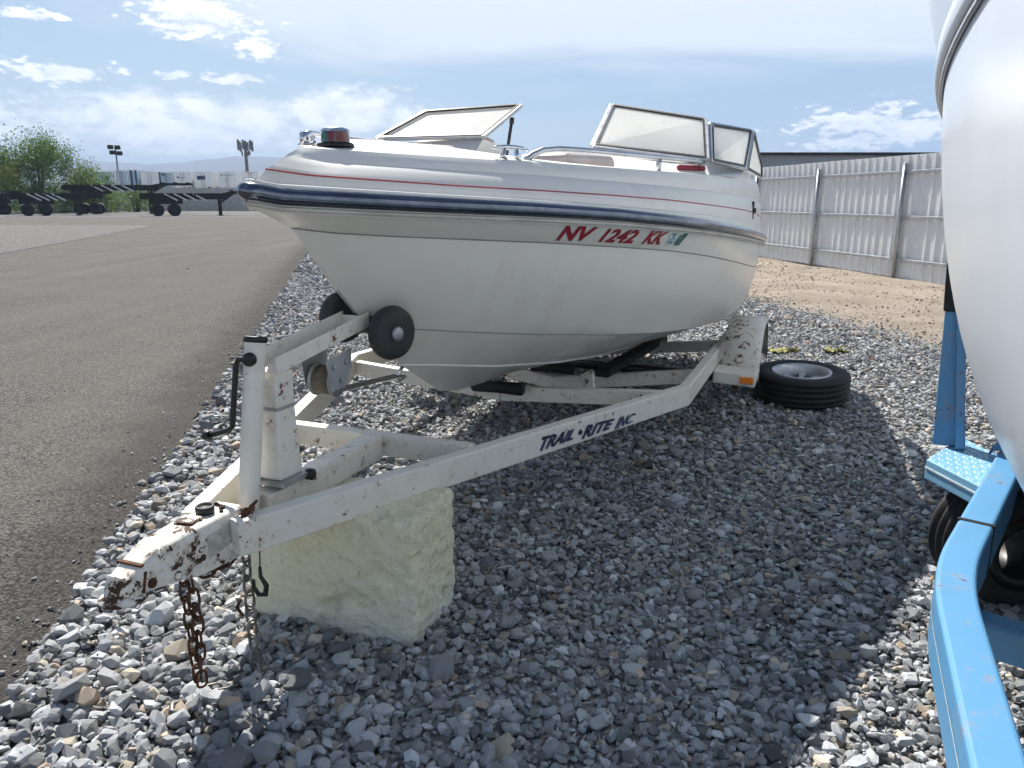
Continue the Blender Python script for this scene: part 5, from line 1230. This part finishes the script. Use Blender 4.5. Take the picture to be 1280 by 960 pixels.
# shrubs
def leafy(name, label, cx, cy, depth, w, h, n, m, seed, leaf=.22, stems=7):
    r_ = np.random.default_rng(seed); base = aty(cx, cy, depth); base.z = 0
    t_ = thing(name, label, 'bush', base); V, F, A = [], [], []
    mb = MB(); tips = []
    for k in range(stems):
        a = 2*math.pi*k/stems+r_.random(); sp_ = r_.random()*.32*w; hh = h*(.65+.38*r_.random())
        p1 = base+Vector((math.cos(a)*sp_*.4, math.sin(a)*sp_*.4, hh*.45)); p2 = base+Vector((math.cos(a)*sp_, math.sin(a)*sp_, hh*.95))
        mb.tube([base+Vector((math.cos(a)*.2, math.sin(a)*.2, 0)), p1, p2], [.09, .06, .02], 6); tips += [p1, p2, (p1+p2)/2]
    mb.build('trunk', 'bark', t_)
    cl = []
    for k in range(90):
        u = r_.random(); zz = h*(.10+.90*u); rad = w*.5*math.sqrt(max(.04, 1-((u-.38)/.66)**2)); a = r_.random()*6.283; q = rad*math.sqrt(r_.random())
        cl.append((math.cos(a)*q, math.sin(a)*q, zz*(.90+.14*r_.random()), w*(.04+.055*r_.random())))
    for k in range(n):
        c = cl[r_.integers(len(cl))]; g = r_.normal(0, 1, 3)*c[3]*np.array([.8, .8, 1.15]); p = np.array([base.x+c[0]+g[0], base.y+c[1]+g[1], max(.1, c[2]+g[2])])
        d1 = r_.normal(0, 1, 3); d1 /= np.linalg.norm(d1); d2 = np.cross(d1, r_.normal(0, 1, 3)); d2 /= np.linalg.norm(d2); L_ = leaf*(.6+.8*r_.random())
        k0 = len(V); V += [p-d1*L_*.5, p+d2*L_*.22, p+d1*L_*.5, p-d2*L_*.22]; F.append((k0, k0+1, k0+2, k0+3)); A += [min(1, max(0, r_.normal(.5, .25)))]*4
    me = bpy.data.meshes.new('crown'); me.from_pydata([tuple(np.array(v)-np.array(base)) for v in V], [], F); me.materials.append(M[m])
    at = me.attributes.new('tint', 'FLOAT', 'POINT'); at.data.foreach_set('value', A)
    o = bpy.data.objects.new('crown', me); COL.objects.link(o); o.parent = t_
    return t_
leafy('bush', 'large feathery green bush behind the black container chassis', 50, 240, 82, 10.0, 6.8, 27000, 'leaf', 1, .21, 11)
leafy('bush', 'mid-sized yellow-green bush right of the large feathery bush', 112, 240, 86, 5.2, 4.6, 3200, 'leaf2', 2, .26)
leafy('bush', 'sparse tall shrub at the left edge, beside the orange building', 4, 240, 84, 4.5, 4.0, 2200, 'leaf', 3, .26)
leafy('bush', 'low green bush between the chassis legs', 128, 250, 84, 6.0, 2.6, 2200, 'leaf2', 4, .24)
leafy('bush', 'small bright green bush in front of the block wall', 170, 250, 88, 3.6, 2.6, 1600, 'leaf2', 5, .24)
# floodlight pole, cell tower, distant pylons
def pole(px_, ptop, depth, label): 
    p = aty(px_, 240, depth); zt_ = aty(px_, ptop, depth).z
    t_ = thing('floodlight_pole', label, 'light pole', (p.x, p.y, 0)); mb = MB(); mb.tube([(p.x, p.y, 0), (p.x, p.y, zt_)], [.16, .09], 8); mb.build('mast', 'galv', t_)
    for (dx, dz) in ((-.35, .0), (.35, -.05), (-.2, -.65), (.5, -.75)):
        mb = MB(); mb.beam((p.x, p.y, zt_+dz), (p.x+dx, p.y-.3, zt_+dz), .06, .06); a = mb.build('bracket', 'chassis', t_); mb = MB(); mb.box((p.x+dx*1.25, p.y-.35, zt_+dz), (.62, .4, .5)); mb.build('lamp_head', 'chassis', a, bevel=.06)
    return t_
pole(150.5, 184, 100, 'tall mast with four dark floodlights behind the trailers')
def tower(px_, ptop, depth):
    p = aty(px_, 240, depth); zt_ = aty(px_, ptop, depth).z; zb_ = aty(px_, 193, depth).z; sc = depth/960
    t_ = thing('cell_tower', 'grey cell tower with a crown of panel antennas beside the boat bow', 'tower', (p.x, p.y, 0))
    mb = MB(); mb.tube([(p.x, p.y, 0), (p.x, p.y, zt_)], [.6, .35], 10); mb.build('mast', 'tower', t_)
    for k in range(12):
        a = 2*math.pi*k/12; r_ = 8.2*sc; x, y = p.x+math.cos(a)*r_, p.y+math.sin(a)*r_
        mb = MB(); mb.box((x, y, zt_-5.5*sc+((k*37) % 5-2)*.8*sc), (2.2*sc, 1.2*sc, 10.5*sc)); an = mb.build('antenna', 'tower', t_)
        mb = MB(); mb.beam((p.x, p.y, zt_-6*sc), (x, y, zt_-6*sc), .5*sc, .5*sc); mb.build('arm', 'tower', an)
    for k in range(7):
        a = .4+2*math.pi*k/7; r_ = 4.6*sc; x, y = p.x+math.cos(a)*r_, p.y+math.sin(a)*r_; mb = MB(); mb.box((x, y, zt_-14*sc-(k % 3)*sc), (1.4*sc, .9*sc, 5*sc)); mb.build('radio_unit', 'tower', t_)
    mb = MB(); mb.lathe([(0, 0), (1.4*sc, 0), (1.3*sc, .8*sc), (0, 1*sc)], (p.x, p.y-1.2*sc, zt_-24*sc), (0, -1, 0), 14); mb.build('dish', 'tower', t_)
tower(311, 176, 220)
# orange building at the left margin with a white van roof before it
ob = aty(3, 240, 104); sh_ = thing('orange_building', 'low orange building with pale roof edge behind the bush', 'building', (ob.x-6.2, 104, 0))
mb = MB(); zt_ = aty(3, 203, 104).z; mb.box((ob.x-6.2, 107, zt_/2), (10, 6, zt_)); mb.build('wall', 'orange', sh_)
mb = MB(); mb.box((ob.x-6.2, 107, zt_+.15), (10.5, 6.6, .3)); mb.build('roof', 'box_white', sh_)
def van():
    c = aty(2, 240, 93); c.z = 0; v_ = thing('white_van', 'white van with rounded roof beside the orange building', 'van', c); zt_ = 3.0
    prof = [(-2.6, .5), (-2.6, 1.6), (-2.3, zt_-.2), (-1.9, zt_), (1.0, zt_), (1.5, zt_-.25), (2.2, 1.9), (3.0, 1.6), (3.2, 1.3), (3.2, .5)]
    mb = MB(); mb.prism([(c.x+x_, c.y-1, z_) for x_, z_ in prof], (0, 2, 0)); mb.build('body', 'box_white', v_, bevel=.12, seg=3)
    mb = MB(); mb.prism([(c.x+.3, c.y-1.01, 1.75), (c.x+1.0, c.y-1.01, 2.55), (c.x+1.45, c.y-1.01, 2.5), (c.x+2.05, c.y-1.01, 1.75)][::-1], (0, .02, 0)); mb.build('window', 'navy', v_)
    for x_ in (-1.6, 2.1):
        for y_ in (-.85, .85): mb = MB(); mb.lathe([(0, -.12), (.36, -.12), (.4, -.08), (.4, .08), (.36, .12), (0, .12)], (c.x+x_, c.y+y_, .4), (0, 1, 0), 16); mb.build('wheel', 'rubber', v_)
van()
# mountains
def mountains():
    rows = []; r_ = random.Random(5); from mathutils import noise as mn
    X = np.linspace(-4100, 4100, 420)
    for k in range(9):
        row = []
        for x in X:
            rid = 160+18*mn.fractal(Vector((x*.0016, 3.3, 0)), 1., 2., 6)+30*max(0, mn.noise(Vector((x*.0007, 1, 0))))
            f = k/8; row.append((x, 2500+f*900, max(-5, rid)*math.sin(f*math.pi/2)**1.2*(1 if f > 0 else 0)+(22*mn.fractal(Vector((x*.006, f*5, 2)), 1., 2., 4))*math.sin(f*math.pi)-2))
        rows.append(row)
    o = MB().grid(rows).build('mountains', 'mount'); o['kind'] = 'structure'
mountains()
# ------------------------------------------------------------------ haze
def haze():
    mb = MB(); mb.box((0, 1950, 109), (8600, 4700, 221)); o = mb.build('haze', M['galv']); o['kind'] = 'stuff'
    m = bpy.data.materials.new('haze_air'); m.use_nodes = True; t = m.node_tree; t.nodes.clear()
    pv = N(t, 'ShaderNodeVolumePrincipled', i_Density=.00034); pv.inputs['Color'].default_value = (.50, .68, 1., 1); out = N(t, 'ShaderNodeOutputMaterial'); t.links.new(pv.outputs[0], out.inputs['Volume'])
    o.data.materials.clear(); o.data.materials.append(m)
haze()
